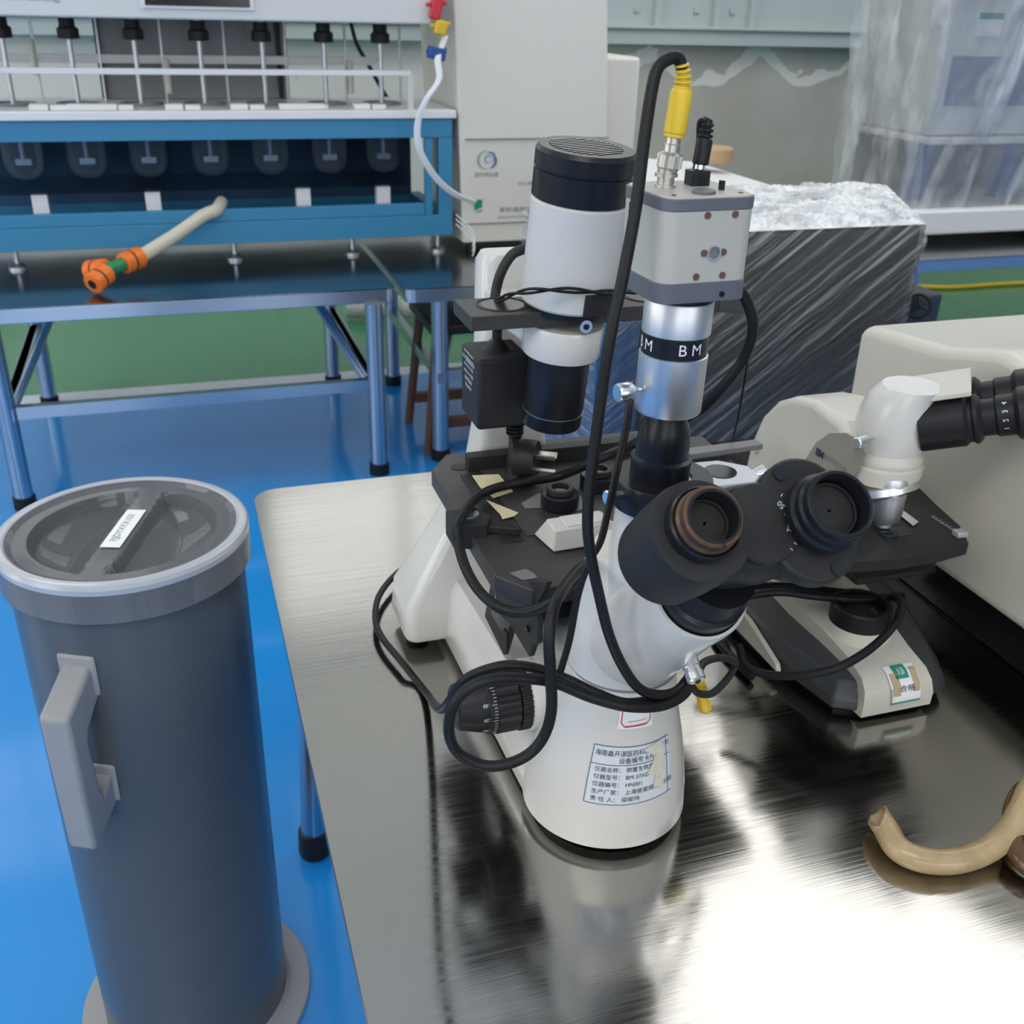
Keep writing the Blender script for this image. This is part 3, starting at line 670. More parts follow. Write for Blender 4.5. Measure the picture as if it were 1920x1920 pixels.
MB().prism(lat, .001, .019, 'z', QM).build('lamp_latch', M_blackm, hs, bev=.0006)
MB().lathe([(.036, -.006), (.036, .001)], lp(1.104), LD, n=48).build('lamp_seat', M_black, hs)
MB().lathe([(.0375, 0), (.0400, .0005), (.0402, .022), (.0392, .0225), (.0392, .0235), (.0404, .024), (.0404, .036), (.038, .0395), (.001, .0395)], lp(1.190)+Vector((0, 0, 0)), LD, n=72).build('lamp_cap', M_black, hs)
gr = MB()
for i in range(12):
    y = -.026+i*.0047; w_ = math.sqrt(max(0, .029**2-y*y)); c = lp(1.2296)
    gr.box((-w_, y, .0393), (w_, y+.0020, .0400), Matrix.Translation(lp(1.190)) @ LD.to_track_quat('Z', 'Y').to_matrix().to_4x4())
gr.build('vent_slots', M_screen, hs)
MB().lathe([(.0265, 0), (.0270, .001), (.0270, .062), (.0268, .065), (.0268, .072)], lp(.990), LD, n=56).build('condenser_tube', M_black, sc)
MB().ring(lp(1.003), lp(1.0034), .0273, .0262, n=56).build('condenser_seam', M_silver, sc)

# ------------------------------------------------------------------ camera on the tube
cz0 = TA+TD*.130
cm = thing('microscope_camera', 'beige and grey box camera with yellow plug on top of the silver tube', 'camera', cz0)
cx, cyy = cz0.x-.001, cz0.y; cm_m = Matrix.Translation((cx, cyy, 0)) @ Matrix.Rotation(R(2), 4, 'Z')
def cprism(z0, z1, hw, m, name, r=.008, bev=.0004, parent=cm):
    b = MB(); b.prism(rect2(0, 0, hw, hw, r, 8), z0, z1, 'z', cm_m); return b.build(name, m, parent, bev=bev)
Z = cz0.z
bodyc = cprism(Z+.0005, Z+.0125, .0312, M_camgrey, 'front_bezel', .010)
cprism(Z+.0125, Z+.0550, .0308, M_camcase, 'case', .010)
cprism(Z+.0550, Z+.0620, .0312, M_camgrey, 'rear_bezel', .010)
tp = cprism(Z+.0616, Z+.0628, .0298, M_camcase, 'rear_plate', .009)
fy = cyy-.0297
for dx_, dz in ((-.010, .0485), (.0085, .0485), (-.0135, .0165), (.0045, .0165), (-.0098, .0305), (.0034, .0305)):
    dz += .004*(dz > .04); c = cm_m @ Vector((dx_+.0065, -.0308, Z+dz)); MB().cyl(c, c+Vector((0, -.0008, 0)), .0021, n=16).build('screw', M_rust, cm)
c = cm_m @ Vector((.0033, -.0308, Z+.0305)); MB().ring(c, c+Vector((0, -.0012, 0)), .0046, .0037, n=32).build('tripod_socket', M_chrome, cm)
b = MB(); [b.ring(c+Vector((0, -.0002-.0002*k, 0)), c+Vector((0, -.0003-.0002*k, 0)), .0038, .0022+.0004*k, n=32) for k in range(4)]; b.cyl(c, c+Vector((0, -.0002, 0)), .0037, n=32); b.build('socket_bore', M_greypatch, cm)
for dy in (-.004, .003):
    c = cm_m @ Vector((-.0309, dy+.014, 0)); MB().box((c.x-.0004, c.y-.0005, Z+.0128), (c.x, c.y+.0003, Z+.0532)).build('groove', M_rust, cm)
c = cm_m @ Vector((.012, -.0306, Z+.005)); MB().cyl(c, c+Vector((0, -.0014, 0)), .0018, n=12).build('screw', M_screen, cm)
zt = Z+.0628
# bnc socket, plug and yellow boot
bx_, by_ = cx-.0125, cyy+.008
MB().lathe([(.0066, 0), (.0066, .0015), (.0052, .0017), (.0052, .006), (.0070, .0062), (.0070, .0082), (.0056, .0084), (.0056, .012)], (bx_, by_, zt), TD, n=28).build('video_socket', M_nickel, cm)
vp = thing('video_cable', 'thick black video cable from the yellow plug looping down around the white microscope', 'cable', (bx_, by_, zt+.010))
B0 = Vector((bx_, by_, zt)); BD = Vector((.10, 0, 1)).normalized()
b = MB(); ribbed(b, B0+BD*.0115, BD, .0078, 0, .0072, 26, .0005); b.lathe([(.0055, .009), (.0072, .0118)], B0, BD, n=28); b.lathe([(.0076, .0187), (.0050, .0205), (.0050, .0245), (.0045, .025), (.0045, .030)], B0, BD, n=28)
b.build('plug', M_nickel, vp)
MB().lathe([(.0056, .0285), (.0061, .0290), (.0061, .0308), (.0067, .0316), (.0067, .0535), (.0062, .055), (.0055, .056)], B0, BD, n=32).build('boot', M_yellow, vp)
b = MB()
for i in range(5):
    h = .0555+i*.0030; r = .0057-.0003*i; c = B0+BD*h+Vector((-.00016*i*i, 0, 0)); d_ = (BD+Vector((-.08*i, 0, 0))).normalized()
    b.lathe([(r-.0014, 0), (r, .0005), (r, .0016), (r-.0014, .0021)], c, d_, n=24); b.lathe([(r-.0018, 0), (r-.0018, .0030)], c, d_, n=16)
b.build('strain_relief', M_yellow, vp)
ctop = B0+BD*.0705+Vector((-.002, 0, 0))
RC = .0037
def ap(lst, **k): return [at(x, y, **k) for x, y in lst]
def pts3(lst): return [at(x, y, Y=Y) for x, y, Y in lst]
path = [ctop-BD*.004, ctop+Vector((-.005, 0, .0025))] + pts3([(1236, 124, .587), (1222, 170, .583), (1207, 270, .575), (1192, 390, .565), (1168, 520, .555), (1143, 640, .550), (1128, 740, .548), (1112, 860, .545), (1102, 960, .540), (1106, 1030, .535), (1122, 1110, .530), (1142, 1190, .528), (1168, 1250, .530), (1200, 1292, .532), (1240, 1303, .535), (1275, 1292, .545), (1294, 1262, .56), (1296, 1225, .575)])
MB().tube(path, RC, 14).build('sheath', M_rubber, vp)
# dc socket, plug
dx0, dy0 = cx+.011, cyy+.012
MB().cbox((dx0, dy0, zt+.0045), (.0125, .011, .009)).build('power_socket', M_black, cm, bev=.0006)
q = Vector((cx+.001, cyy-.017, zt)); MB().lathe([(.0070, 0), (.0073, .0006), (.0070, .0018), (.0058, .0022), (.001, .0024)], q, n=28).build('push_button', M_camgrey, cm)
MB().cbox((cx+.0175, cyy-.008, zt+.0025), (.0028, .0028, .006)).build('toggle_switch', M_black, cm)
for ax1_, ay1_ in ((-.023, .022), (.024, -.020), (.022, .022), (-.021, -.022)):
    MB().cyl((cx+ax1_, cyy+ay1_, zt-.0002), (cx+ax1_, cyy+ay1_, zt+.0005), .0015, n=12).build('screw', M_rust, cm)
pw = thing('power_lead', 'thin black twin lead from the small black plug on the box camera', 'cable', (dx0, dy0, zt+.009))
D0 = Vector((dx0+.0008, dy0, zt+.0092)); DD = Vector((.12, .05, 1)).normalized()
MB().lathe([(.0032, 0), (.0032, .003), (.0030, .0032)], D0, DD, n=20).build('ferrule', M_chrome, pw)
MB().lathe([(.0044, .0028), (.0051, .0036), (.0051, .0165), (.0045, .018)], D0, DD, n=24).build('plug', M_knob, pw)
b = MB()
for i in range(3): b.lathe([(.0036, 0), (.0047-.0003*i, .0005), (.0047-.0003*i, .0018), (.0036, .0023)], D0+DD*(.0185+i*.0032), DD, n=20)
b.lathe([(.0030, .018), (.0028, .029)], D0, DD, n=16); b.build('strain_relief', M_knob, pw)
e0 = D0+DD*.029
p1 = [e0-DD*.002, e0+Vector((-.004, .003, -.002))]+pts3([(1309, 280, .62), (1300, 335, .63)])
p1 += pts3([(1290, 400, .635), (1240, 520, .64), (1205, 620, .635), (1198, 700, .62), (1180, 745, .60), (1172, 800, .58), (1150, 900, .565), (1135, 970, .56), (1122, 1020, .555), (1100, 1060, .55), (1080, 1120, .55), (1065, 1200, .55), (1046, 1268, .548)])
MB().tube(p1, .0017, 8).build('sheath', M_rubber, pw)
MB().tube([p+Vector((.0026, .001, .0005)) for p in p1], .0017, 8).build('second_conductor', M_rubber, pw)

# ------------------------------------------------------------------ cables looped round the stand
cl = thing('coiled_lead', 'black cable bundle looped round the front of the white microscope with one big ring', 'cable', (.25, .53, T+.10))
A_ = pts3([(1296, 1262, .556), (1285, 1298, .540), (1245, 1322, .532), (1180, 1325, .528), (1110, 1308, .535), (1040, 1280, .54), (985, 1272, .54), (930, 1272, .54), (880, 1290, .54), (850, 1325, .54), (842, 1372, .54), (858, 1410, .54), (900, 1434, .535), (945, 1434, .53), (990, 1415, .53), (1020, 1380, .53), (1034, 1330, .53), (1032, 1260, .53), (1030, 1190, .535), (1042, 1130, .55), (1070, 1085, .58), (1100, 1058, .60), (1150, 1042, .64)])
MB().tube(A_, .0040, 12).build('large_ring', M_rubber, cl)
B_ = pts3([(1290, 1272, .562), (1260, 1300, .545), (1180, 1318, .534), (1120, 1300, .538), (1060, 1272, .545), (1000, 1252, .55), (945, 1248, .552), (890, 1264, .555), (862, 1285, .56), (835, 1325, .585), (818, 1325, .63)])+[at(x, y, z=T+.012) for x, y in ((800, 1300), (752, 1240), (716, 1195), (704, 1160), (712, 1115), (750, 1070), (800, 1042), (860, 1030))]
MB().tube(B_, .0036, 12).build('upper_strand', M_rubber, cl)
# lamp lead: behind the camera, down over the stage, hanging below it
lampc = thing('lamp_lead', 'black lead arching behind the box camera and lying across the microscope stage', 'cable', (.34, .70, SZ))
Lp = pts3([(1380, 536, .70), (1400, 565, .70), (1412, 615, .70), (1395, 670, .71), (1355, 725, .72), (1310, 770, .74), (1250, 800, .76)])+[at(1195, 828, Y=.80), at(1120, 862, Y=.79)]+[at(x, y, z=z) for x, y, z in ((1050, 892, SZ+.014), (985, 903, SZ+.012), (930, 915, SZ+.010), (895, 932, SZ+.012), (873, 958, SZ+.020))]+pts3([(858, 985, .73), (860, 1020, .72), (872, 1062, .70), (896, 1105, .68), (930, 1136, .66), (968, 1148, .65), (1008, 1142, .64), (1045, 1120, .63), (1080, 1085, .62), (1130, 1058, .64)])
MB().tube(Lp, .0044, 12).build('sheath', M_rubber, lampc)
hl = MB().tube(pts3([(985, 466, .86), (960, 478, .86), (940, 510, .86), (930, 545, .86), (928, 568, .855)])+[Vector((.270, .870, 1.075)), Vector((.2745, .878, 1.058))], .0045, 12).build('adapter_cord', M_blackm)
tag(hl, 'dark grey cord arching out behind the white lamp house down to the black adapter', 'cable')
tw = thing('twisted_wire', 'thin twisted black wires lying over the filter slider at the lamp house', 'cable', (.30, .80, 1.115))
for ph in (0, PI):
    base_p = pts3([(930, 566, .80), (960, 552, .785), (1000, 545, .760), (1060, 544, .757), (1120, 548, .757), (1165, 548, .765), (1200, 545, .775), (1240, 540, .79)])
    sp_ = spline(base_p, 8); pp = [p+Vector((0, .0014*math.cos(i*.30+ph), .0016*math.sin(i*.30+ph))) for i, p in enumerate(sp_)]
    MB().tube(pp, .0012, 8, sub=2).build('strand', M_rubber, tw)
o = MB().tube(pts3([(1408, 640, .78), (1395, 720, .82), (1380, 800, .86), (1362, 862, .90)]), .0011, 8).build('hanging_wire', M_rubber)
tag(o, 'hair-thin black wire hanging in front of the wrapped dark cabinet', 'wire')

# ------------------------------------------------------------------ adapter with plug, eyepieces and switch on the stage
ad = thing('power_adapter', 'black box adapter with white print, standing above its three-pin plug on the stage', 'adapter', (.290, .862, SZ))
ax0, ax1, ay0, ay1, az0, az1 = .2475, .2985, .847, .905, .973, 1.041
ab = MB().box((ax0, ay0, az0), (ax1, ay1, az1)).build('case', M_blackm, ad, bev=.0035, seg=3)
MB().lathe([(.016, 0), (.010, .006), (.0045, .010), (.0045, .020)], (.2745, .878, az1-.001), n=16).build('cord_boot', M_knob, ad)
fn = flat((ax0-.0003, (ay0+ay1)/2-.001, az0+.040), (0, 1, 0), (0, 0, -1))
pl_ = MB()
for i, (tx, sz) in enumerate((('ZHENGXINGDIANZI', .0036), ('电源适配器 12V', .0058), ('输入 220V~50Hz', .0042), ('输出 12V 1000mA', .0042), ('仅限室内使用', .0042), ('ADAPTER', .0048))):
    yy = -.016+i*.0064
    text('lettering', tx, sz, (lambda oy: (lambda a, b_: Vector((ax0-.0003, .878-a, az0+.036-b_+oy-0))))(-yy+.012-0) if 0 else flat((ax0-.0003, .8785, az0+.045-(-yy)*-1+.004), (0, 1, 0), (0, 0, -1)), M_inkw, ab)
pb0 = Vector((.289, .862, az0+.001))
b = MB()
for i in range(4): b.lathe([(.0062, 0), (.0085, .0008), (.0085, .0022), (.0062, .003)], pb0-Vector((0, 0, .0035*(i+1))), (0, 0, 1), n=20)
b.lathe([(.0058, 0), (.0058, .018)], pb0-Vector((0, 0, .016)), (0, 0, 1), n=20); b.build('strain_relief', M_knob, ad)
pgc = Vector((.296, .852, SZ+.0225))
MB().loft([[pb0+Vector((.006*math.cos(2*PI*i/24), .006*math.sin(2*PI*i/24), -.015)) for i in range(24)], [Vector((pgc.x-.006+.009*math.cos(2*PI*i/24), pgc.y+.013*math.sin(2*PI*i/24), pgc.z+.012)) for i in range(24)], [Vector((pgc.x-.010+.008*math.cos(2*PI*i/24), pgc.y+.015*math.sin(2*PI*i/24), pgc.z-.016)) for i in range(24)]]).build('plug_neck', M_knob, ad, smooth=50)
pd = Vector((.84, -.54, .03)).normalized()
pg = MB().lathe([(.014, -.012), (.0195, -.008), (.0205, .006), (.0195, .0125), (.001, .0125)], pgc, pd, n=36).build('plug', M_knob, ad)
ps = pd.cross(Vector((0, 0, 1))).normalized(); pu = Vector((0, 0, 1))
for (a_, b_, ro) in ((-.0055, .0055, 35), (.0055, .0070, -35), (.001, -.0085, 90)):
    m3 = Matrix((pd, ps, pu)).transposed() @ Matrix.Rotation(R(ro), 3, 'X')
    MB().cbox(pgc+pd*.0215+ps*a_+pu*b_, (.019, .0015, .0062), m3).build('pin', M_nickel, pg, bev=.0003)
for i, (p, lab) in enumerate((((1050, 930), 'black screw-top eyepiece in front, on the worn grey patch of the stage'), ((1122, 895), 'black screw-top eyepiece farther back on the stage, half behind the thick cable'))):
    q = at(*p, z=SZ+.012); e_ = thing('eyepiece', lab, 'eyepiece', (q.x, q.y, SZ+.002), 'loose eyepieces on the microscope stage')
    MB().lathe([(.0165, 0), (.0175, .001), (.0175, .013), (.0165, .014), (.012, .014)], (q.x, q.y, SZ+.002), n=48).build('barrel', M_black, e_)
    MB().ring((q.x, q.y, SZ+.0158), (q.x, q.y, SZ+.0215), .0125, .0082, n=40, bev=.0008).build('top_ring', M_blackm, e_)
    MB().cyl((q.x, q.y, SZ+.0158), (q.x, q.y, SZ+.0185), .0082, n=32).build('lens', M_lens, e_)
sw = thing('plastic_switch_box', 'small light grey plastic box lying at the front of the black stage', 'box', (.30, .73, SZ))
c0 = [at(1017, 992, z=SZ+.004), at(1038, 1037, z=SZ+.001), at(1118, 1024, z=SZ+.001)]
dirx = (c0[2]-c0[1]); dirx.z = 0; dirx.normalize(); diry = Vector((-dirx.y, dirx.x, 0)); o3 = c0[1]; o3.z = SZ+.0015
def qd(u, v, z): return o3+dirx*u+diry*v+Vector((0, 0, z))
Wd, Dp = .058, .036
b = MB(); b.add([qd(0, 0, 0), qd(Wd, 0, 0), qd(Wd, Dp, 0), qd(-.004, Dp, 0), qd(.001, .003, .019), qd(Wd-.002, .003, .019), qd(Wd-.003, Dp-.010, .019), qd(.004, Dp-.010, .019)], [[0, 3, 2, 1], [4, 5, 6, 7], [0, 1, 5, 4], [1, 2, 6, 5], [2, 3, 7, 6], [3, 0, 4, 7]])
b.build('shell', M_greyp, sw, bev=.0015, seg=3)
b = MB(); b.add([qd(.014, .005, .0185), qd(Wd-.006, .005, .0185), qd(Wd-.006, Dp-.012, .0185), qd(.014, Dp-.012, .0185), qd(.014, .005, .0205), qd(Wd-.006, .005, .0205), qd(Wd-.006, Dp-.012, .0205), qd(.014, Dp-.012, .0205)], [[0, 3, 2, 1], [4, 5, 6, 7], [0, 1, 5, 4], [1, 2, 6, 5], [2, 3, 7, 6], [3, 0, 4, 7]])
b.build('raised_panel', M_greyp, sw, bev=.0006)

# connector and yellow plug at the right of the pedestal
q = at(1290, 1245, Y=.54)
bn = thing('bayonet_connector', 'chrome bayonet connector with grey cord beside the white pedestal', 'connector', q)
cd = (at(1304, 1266, Y=.525)-at(1278, 1200, Y=.548)).normalized(); s0 = at(1278, 1203, Y=.548)
b = MB(); b.lathe([(.0042, 0), (.0042, .009), (.0058, .010), (.0058, .013), (.0066, .0135), (.0066, .020), (.0060, .0205), (.0060, .024), (.0068, .0245), (.0068, .030), (.0055, .031)], s0, cd, n=28); b.build('barrel', M_chrome, bn)
gc = [s0+cd*.030]+pts3([(1318, 1244, .545), (1345, 1234, .57), (1368, 1236, .60), (1378, 1248, .61), (1362, 1275, .60), (1335, 1300, .59), (1310, 1300, .585), (1298, 1288, .58)])
MB().tube(gc, .0030, 12).build('cord', M_blackm, bn)
q = at(1312, 1290, Y=.60)
yp = thing('yellow_plug', 'yellow cable plug hanging behind the chrome connector', 'plug', q)
s1, s2 = at(1306, 1262, Y=.61), at(1318, 1312, Y=.60); dd = (s2-s1).normalized()
MB().lathe([(.0040, 0), (.0052, .004), (.0056, .012), (.0050, .022), (.0058, .026), (.0056, .032), (.003, .034)], s1, dd, n=8).build('boot', M_yellow, yp)
MB().tube([s1+dd*.001, at(1302, 1240, Y=.62), at(1310, 1200, Y=.64)], .0022, 10).build('cord', M_rubber, yp)

# ------------------------------------------------------------------ upright microscope on the right
um = thing('upright_microscope', 'cream upright microscope with charcoal base sides, right of the inverted one', 'microscope', (.635, .76, T))
def ubase(z, inset, top=0):
    f = [(.560+inset, .672+inset), (.585+inset, .658+inset), (.655-inset, .656+inset), (.690-inset, .668+inset), (.706-inset, .700+inset*.5), (.742-inset, .800), (.745-inset, .900-inset), (.535+inset, .900-inset), (.538+inset, .780)]
    return [Vector((x, y, z)) for x, y in f]
MB().loft([ubase(T+.006, .004), ubase(T+.010, 0), ubase(T+.020, .001), ubase(T+.034, .012)]).build('base_sides', M_charcoal, um, bev=.004, seg=3)
MB().loft([ubase(T+.0005, .010), ubase(T+.0075, .008)]).build('base_plate', M_black, um)
# cream centre deck running front to back with a rounded nose
dk = []
for (y, z, w) in ((.653, T+.007, .040), (.6525, T+.022, .040), (.657, T+.034, .0385), (.668, T+.042, .037), (.70, T+.046, .036), (.745, T+.050, .040), (.80, T+.052, .048), (.90, T+.052, .052)): dk.append((y, z, w))
vs = []; fs = []
for y, z, w in dk: vs += [Vector((.6205+(y-.65)*.10-w, y, z)), Vector((.6205+(y-.65)*.10+w, y, z)), Vector((.6205+(y-.65)*.10+w, max(y, .675), T+.006)), Vector((.6205+(y-.65)*.10-w, max(y, .675), T+.006))]
for i in range(len(dk)-1):
    for j in range(4): fs.append([i*4+j, i*4+(j+1) % 4, (i+1)*4+(j+1) % 4, (i+1)*4+j])
fs += [[3, 2, 1, 0], [len(vs)-4, len(vs)-3, len(vs)-2, len(vs)-1]]
deck = MB().add(vs, fs).build('base_deck', M_enamel2, um, bev=.003, seg=3)
fl = at(1612, 1152, z=T+.066)
MB().lathe([(.030, -.022), (.034, -.016), (.031, .0)], (fl.x, fl.y, T+.060), n=48).build('lamp_collar', M_enamel2, um)
ls = MB().ring((fl.x, fl.y, T+.058), (fl.x, fl.y, T+.080), .0305, .0245, n=56, bev=.002).build('field_lens_ring', M_knob, um)
MB().lathe([(.0245, .0), (.020, .0035), (.012, .006), (.001, .007)], (fl.x, fl.y, T+.068), n=48, caps=False).build('field_lens', M_lens, ls)
# side cheek with rocker switch
b = MB(); b.add([at(*p, z=zz) for p, zz in (((1385, 1160), T+.048), ((1530, 1330), T+.012), ((1532, 1340), T+.006), ((1378, 1195), T+.02))], [[0, 1, 2, 3]])
pk = at(1388, 1178, X=.537)
MB().loft([[Vector((.5365, y, z)) for y, z in ((.735, T+.012), (.80, T+.012), (.885, T+.012), (.885, T+.040), (.80, T+.036), (.74, T+.020))], [Vector((.5420, y, z)) for y, z in ((.735, T+.012), (.80, T+.012), (.885, T+.012), (.885, T+.040), (.80, T+.036), (.74, T+.020))]]).build('side_cheek', M_enamel2, um, bev=.001)
MB().lathe([(.001, -.004), (.010, -.003), (.012, 0), (.010, .003), (.001, .004)], (.5375, .835, T+.024), (1, 0, 0), n=24, caps=False).build('dimmer_wheel', M_knob, um)
# sticker
def dq(u, v, e_=.0008):                        # on the rounded nose of the deck
    y = .6525-.0012+max(0, v-.016)*.9; z = T+.008+min(v, .020)+max(0, v-.020)*.72
    return Vector((.6205+u, y-e_ if v < .02 else y-e_, z+(e_ if v > .016 else 0)))
S0 = [at(*p, Y=.653) for p in ((1652, 1330),)]
def dk_at(u, t, e_=.0009):
    P = [(.6525, T+.0085), (.6525, T+.022), (.657, T+.034), (.668, T+.042), (.690, T+.0448)]
    seg = t*4; i = min(3, int(seg)); f = seg-i; y = P[i][0]+(P[i+1][0]-P[i][0])*f; z = P[i][1]+(P[i+1][1]-P[i][1])*f
    return Vector((.6205+(y-.65)*.10+u, y-e_, z+e_*.8))
def stk(name, u0, u1, t0, t1, m, parent, e_):
    b = MB(); n = 12; vs = []
    for i in range(n+1):
        t = t0+(t1-t0)*i/n; vs += [dk_at(u0, t, e_), dk_at(u1, t, e_)]
    b.add(vs, [[2*i, 2*i+1, 2*i+3, 2*i+2] for i in range(n)]); return b.build(name, m, parent, smooth=60)
s1_ = stk('inspection_sticker', -.010, .024, .14, .86, M_paperw, um, .0012)
stk('green_header', -.002, .013, .62, .86, M_inkgr, s1_, .0018)
stk('stain', -.008, .001, .30, .74, M_tan, s1_, .0018); stk('stain', .016, .023, .34, .80, M_tan, s1_, .0018)
stk('green_line', -.010, .024, .14, .17, M_inkgr, s1_, .0019); stk('green_line', -.010, -.0092, .14, .45, M_inkgr, s1_, .0019)
text('lettering', '绿', .009, lambda a, b_: dk_at(.0055+a, .74+b_*16, .0024), M_inkw, s1_)
text('lettering', '合格', .009, lambda a, b_: dk_at(.008+a, .42+b_*16, .0024), M_ink, s1_)
# arm: curved limb in the y-z plane
ao = [(.958, T+.03), (.955, T+.10), (.945, .885), (.928, .925), (.905, .950), (.875, .966), (.84, .974), (.79, .970), (.77, .955)]
ai = [(.77, .925), (.795, .915), (.815, .89), (.83, .85), (.835, T+.06), (.835, T+.03)]
arm2 = MB().prism(ao+ai, .600, .668, 'x').build('limb', M_enamel2, um, bev=.008, seg=4)
rc = [(.905, T+.06), (.905, .86), (.893, .895), (.868, .922), (.835, .935), (.80, .936), (.775, .934), (.775, .926), (.80, .9255), (.83, .924), (.858, .909), (.877, .885), (.884, .85), (.884, T+.06)]
pa = [at(*p, X=.5985) for p in ((1512, 862), (1590, 848))]
tc_ = at(1548, 857, X=.5985)
MB().prism([(p.y, p.z) for p in (at(x, y, X=.5995) for x, y in ((1500, 905), (1510, 862), (1530, 830), (1556, 812), (1585, 812), (1612, 826), (1622, 850), (1590, 905)))], .5993, .602, 'x').build('limb_recess', mat('taupe panel', (.30, .28, .24), .45), arm2)
text('lettering', 'BM', .0105, flat(Vector((.5989, tc_.y+.018, tc_.z-.001)), (0, -1, .0), (0, -.1, 1)), M_ink, arm2, bold=.0006, align='LEFT')
text('lettering', 'BIOKEZOOK', .0085, flat(Vector((.5989, tc_.y+.003, tc_.z-.0005)), (0, -1, .0), (0, -.1, 1)), M_inkg, arm2, align='LEFT', sx=.8)
MB().cyl((.596, .93, .885), (.602, .93, .885), .006, n=16).build('limb_plug', M_enamel2, arm2)
# head
hc = Vector((.645, .772, .925))
MB().lathe([(.030, 0), (.037, .004), (.0385, .012), (.0385, .020), (.036, .022), (.037, .024), (.037, .028), (.033, .036)], hc-Vector((0, 0, .012)), n=64).build('turret_mount', M_enamel2, um)
ax_ = Vector((.12, -.30, -.93)).normalized()
npc = hc+Vector((-.001, -.002, -.020))
MB().lathe([(.030, -.006), (.0405, -.004), (.0405, .003), (.038, .005), (.030, .010), (.001, .012)], npc, ax_, n=64).build('nosepiece', M_chrome, um)
hs2, he2 = Vector((.668, .768, .974)), Vector((.742, .706, 1.006)); hd2 = (he2-hs2).normalized(); sd2 = hd2.cross(Vector((0, 0, 1))).normalized(); up2 = sd2.cross(hd2)
hb = MB()
def ring2(c, hw, hh, k=32): return [c+sd2*hw*math.copysign(abs(math.cos(2*PI*i/k))**.6, math.cos(2*PI*i/k))+up2*hh*math.copysign(abs(math.sin(2*PI*i/k))**.6, math.sin(2*PI*i/k)) for i in range(k)]
def hring(z, r, dxx=0, dyy=0, k=32): return [Vector((hc.x+dxx+r*math.cos(2*PI*i/k), hc.y+dyy+r*math.sin(2*PI*i/k), z)) for i in range(k)]
MB().loft([hring(.948, .034), hring(.965, .036, .002, -.001), hring(.985, .034, .002, -.002), hring(1.004, .030, .004, -.004), hring(1.012, .028, .010, -.008)]).build('head_body', M_enamel, um, smooth=40)
MB().loft([ring2(hs2-hd2*.030, .026, .024), ring2(hs2-hd2*.005, .030, .029), ring2(hs2+hd2*.010, .030, .0285)]).build('head_shoulder', M_enamel, um, smooth=40)
MB().loft([ring2(hs2+hd2*.008+sd2*.0, .040, .006), ring2(hs2+hd2*.05, .036, .006)]).add([], []) if 0 else None
tb = MB().box((-.03, -.045, -.002), (.055, .030, .004), Matrix.Translation(hs2+up2*.027+hd2*.0) @ Matrix((hd2, sd2, up2)).transposed().to_4x4()).build('head_top_plate', M_enamel2, um, bev=.0015)
for s_, nm in ((.018, 0), (-.036, 1)):
    o2 = hs2+sd2*s_*1.0+hd2*.006-up2*.001
    et = MB().lathe([(.0245, 0), (.0245, .040), (.0215, .043), (.0215, .046), (.0235, .048), (.0235, .051), (.0195, .055)], o2, hd2, n=48).build('eyepiece_tube', M_knob, um)
    ey = MB().lathe([(.0175, .053), (.0175, .066), (.0195, .068), (.0195, .082), (.0245, .086), (.0245, .094), (.022, .098), (.0165, .098), (.0165, .080)], o2, hd2, n=48, caps=False).build('eyepiece', M_knob, et)
    MB().cyl(o2+hd2*.080, o2+hd2*.082, .0165, n=32).build('eye_lens', M_screen, ey)
    if not nm:
        fn_ = lambda org, r, h, a0: (lambda u, v: org+hd2*(h+v)+(-(sd2*-1)*math.cos(a0+u/r)*1+up2*math.sin(a0+u/r))*(r+.0003))
        for i, tx in enumerate('4321'):
            text('lettering', tx, .0065, fn_(o2, .0195, .0745, R(52-24*i)), M_inkw, ey)
# objectives
oc = npc+ax_*.004+Vector((.008, -.022, 0))
ob = MB().lathe([(.0165, 0), (.0175, .002), (.0175, .010), (.0165, .011), (.0165, .016), (.0175, .017), (.0165, .024), (.0160, .040), (.0135, .048), (.0085, .051), (.0085, .054)], at(1672, 890, Y=.750), (0, -.05, -1), n=40).build('objective', M_silver, um)
MB().lathe([(.0178, .0105), (.0178, .0155)], at(1672, 890, Y=.750), (0, -.05, -1), n=40, caps=False).build('objective_band', M_camgrey, ob)
MB().lathe([(.014, 0), (.014, .030), (.009, .036)], npc+Vector((-.020, .004, -.004)), (-.5, .1, -.86), n=32).build('objective', M_silver, um)
MB().lathe([(.0022, 0), (.0022, .012), (.0055, .0125), (.0055, .027), (.0045, .028)], at(1632, 829, Y=.745)+Vector((.006, .004, .002)), (at(1597, 840, Y=.735)-at(1632, 829, Y=.745)), n=24).build('lock_screw', M_silver, um)
# stage
sz = .868; us = [(p.x, p.y) for p in (at(x, y, z=sz) for x, y in ((1480, 1042), (1530, 1050), (1600, 1052), (1690, 1046), (1760, 1034), (1817, 1018), (1800, 985), (1755, 945), (1715, 905), (1650, 880), (1520, 930)))]
u = MB().prism(us, sz-.013, sz).build('stage', M_blackm, um, bev=.001)
q = at(1690, 1000, z=sz); MB().prism(rect2(q.x-.004, q.y+.004, .018, .010, .0095, 8), sz-.0002, sz+.0004).build('stage_opening', M_screen, u)
MB().lathe([(.010, -.004), (.010, .002), (.007, .003), (.001, .0035)], (q.x-.014, q.y+.002, sz), n=24).build('condenser_lens', M_lens, u)
P = [at(*p, z=sz+.001) for p in ((1678, 960), (1688, 955), (1722, 980), (1712, 988))]; patch('slide_clip', P, M_silver, u, .0012, (0, 0, 1))
sc_ = MB(); a_, b2 = at(1746, 968, z=sz+.0005), at(1795, 1000, z=sz+.0005); dr = (b2-a_).normalized(); pr_ = Vector((-dr.y, dr.x, 0))
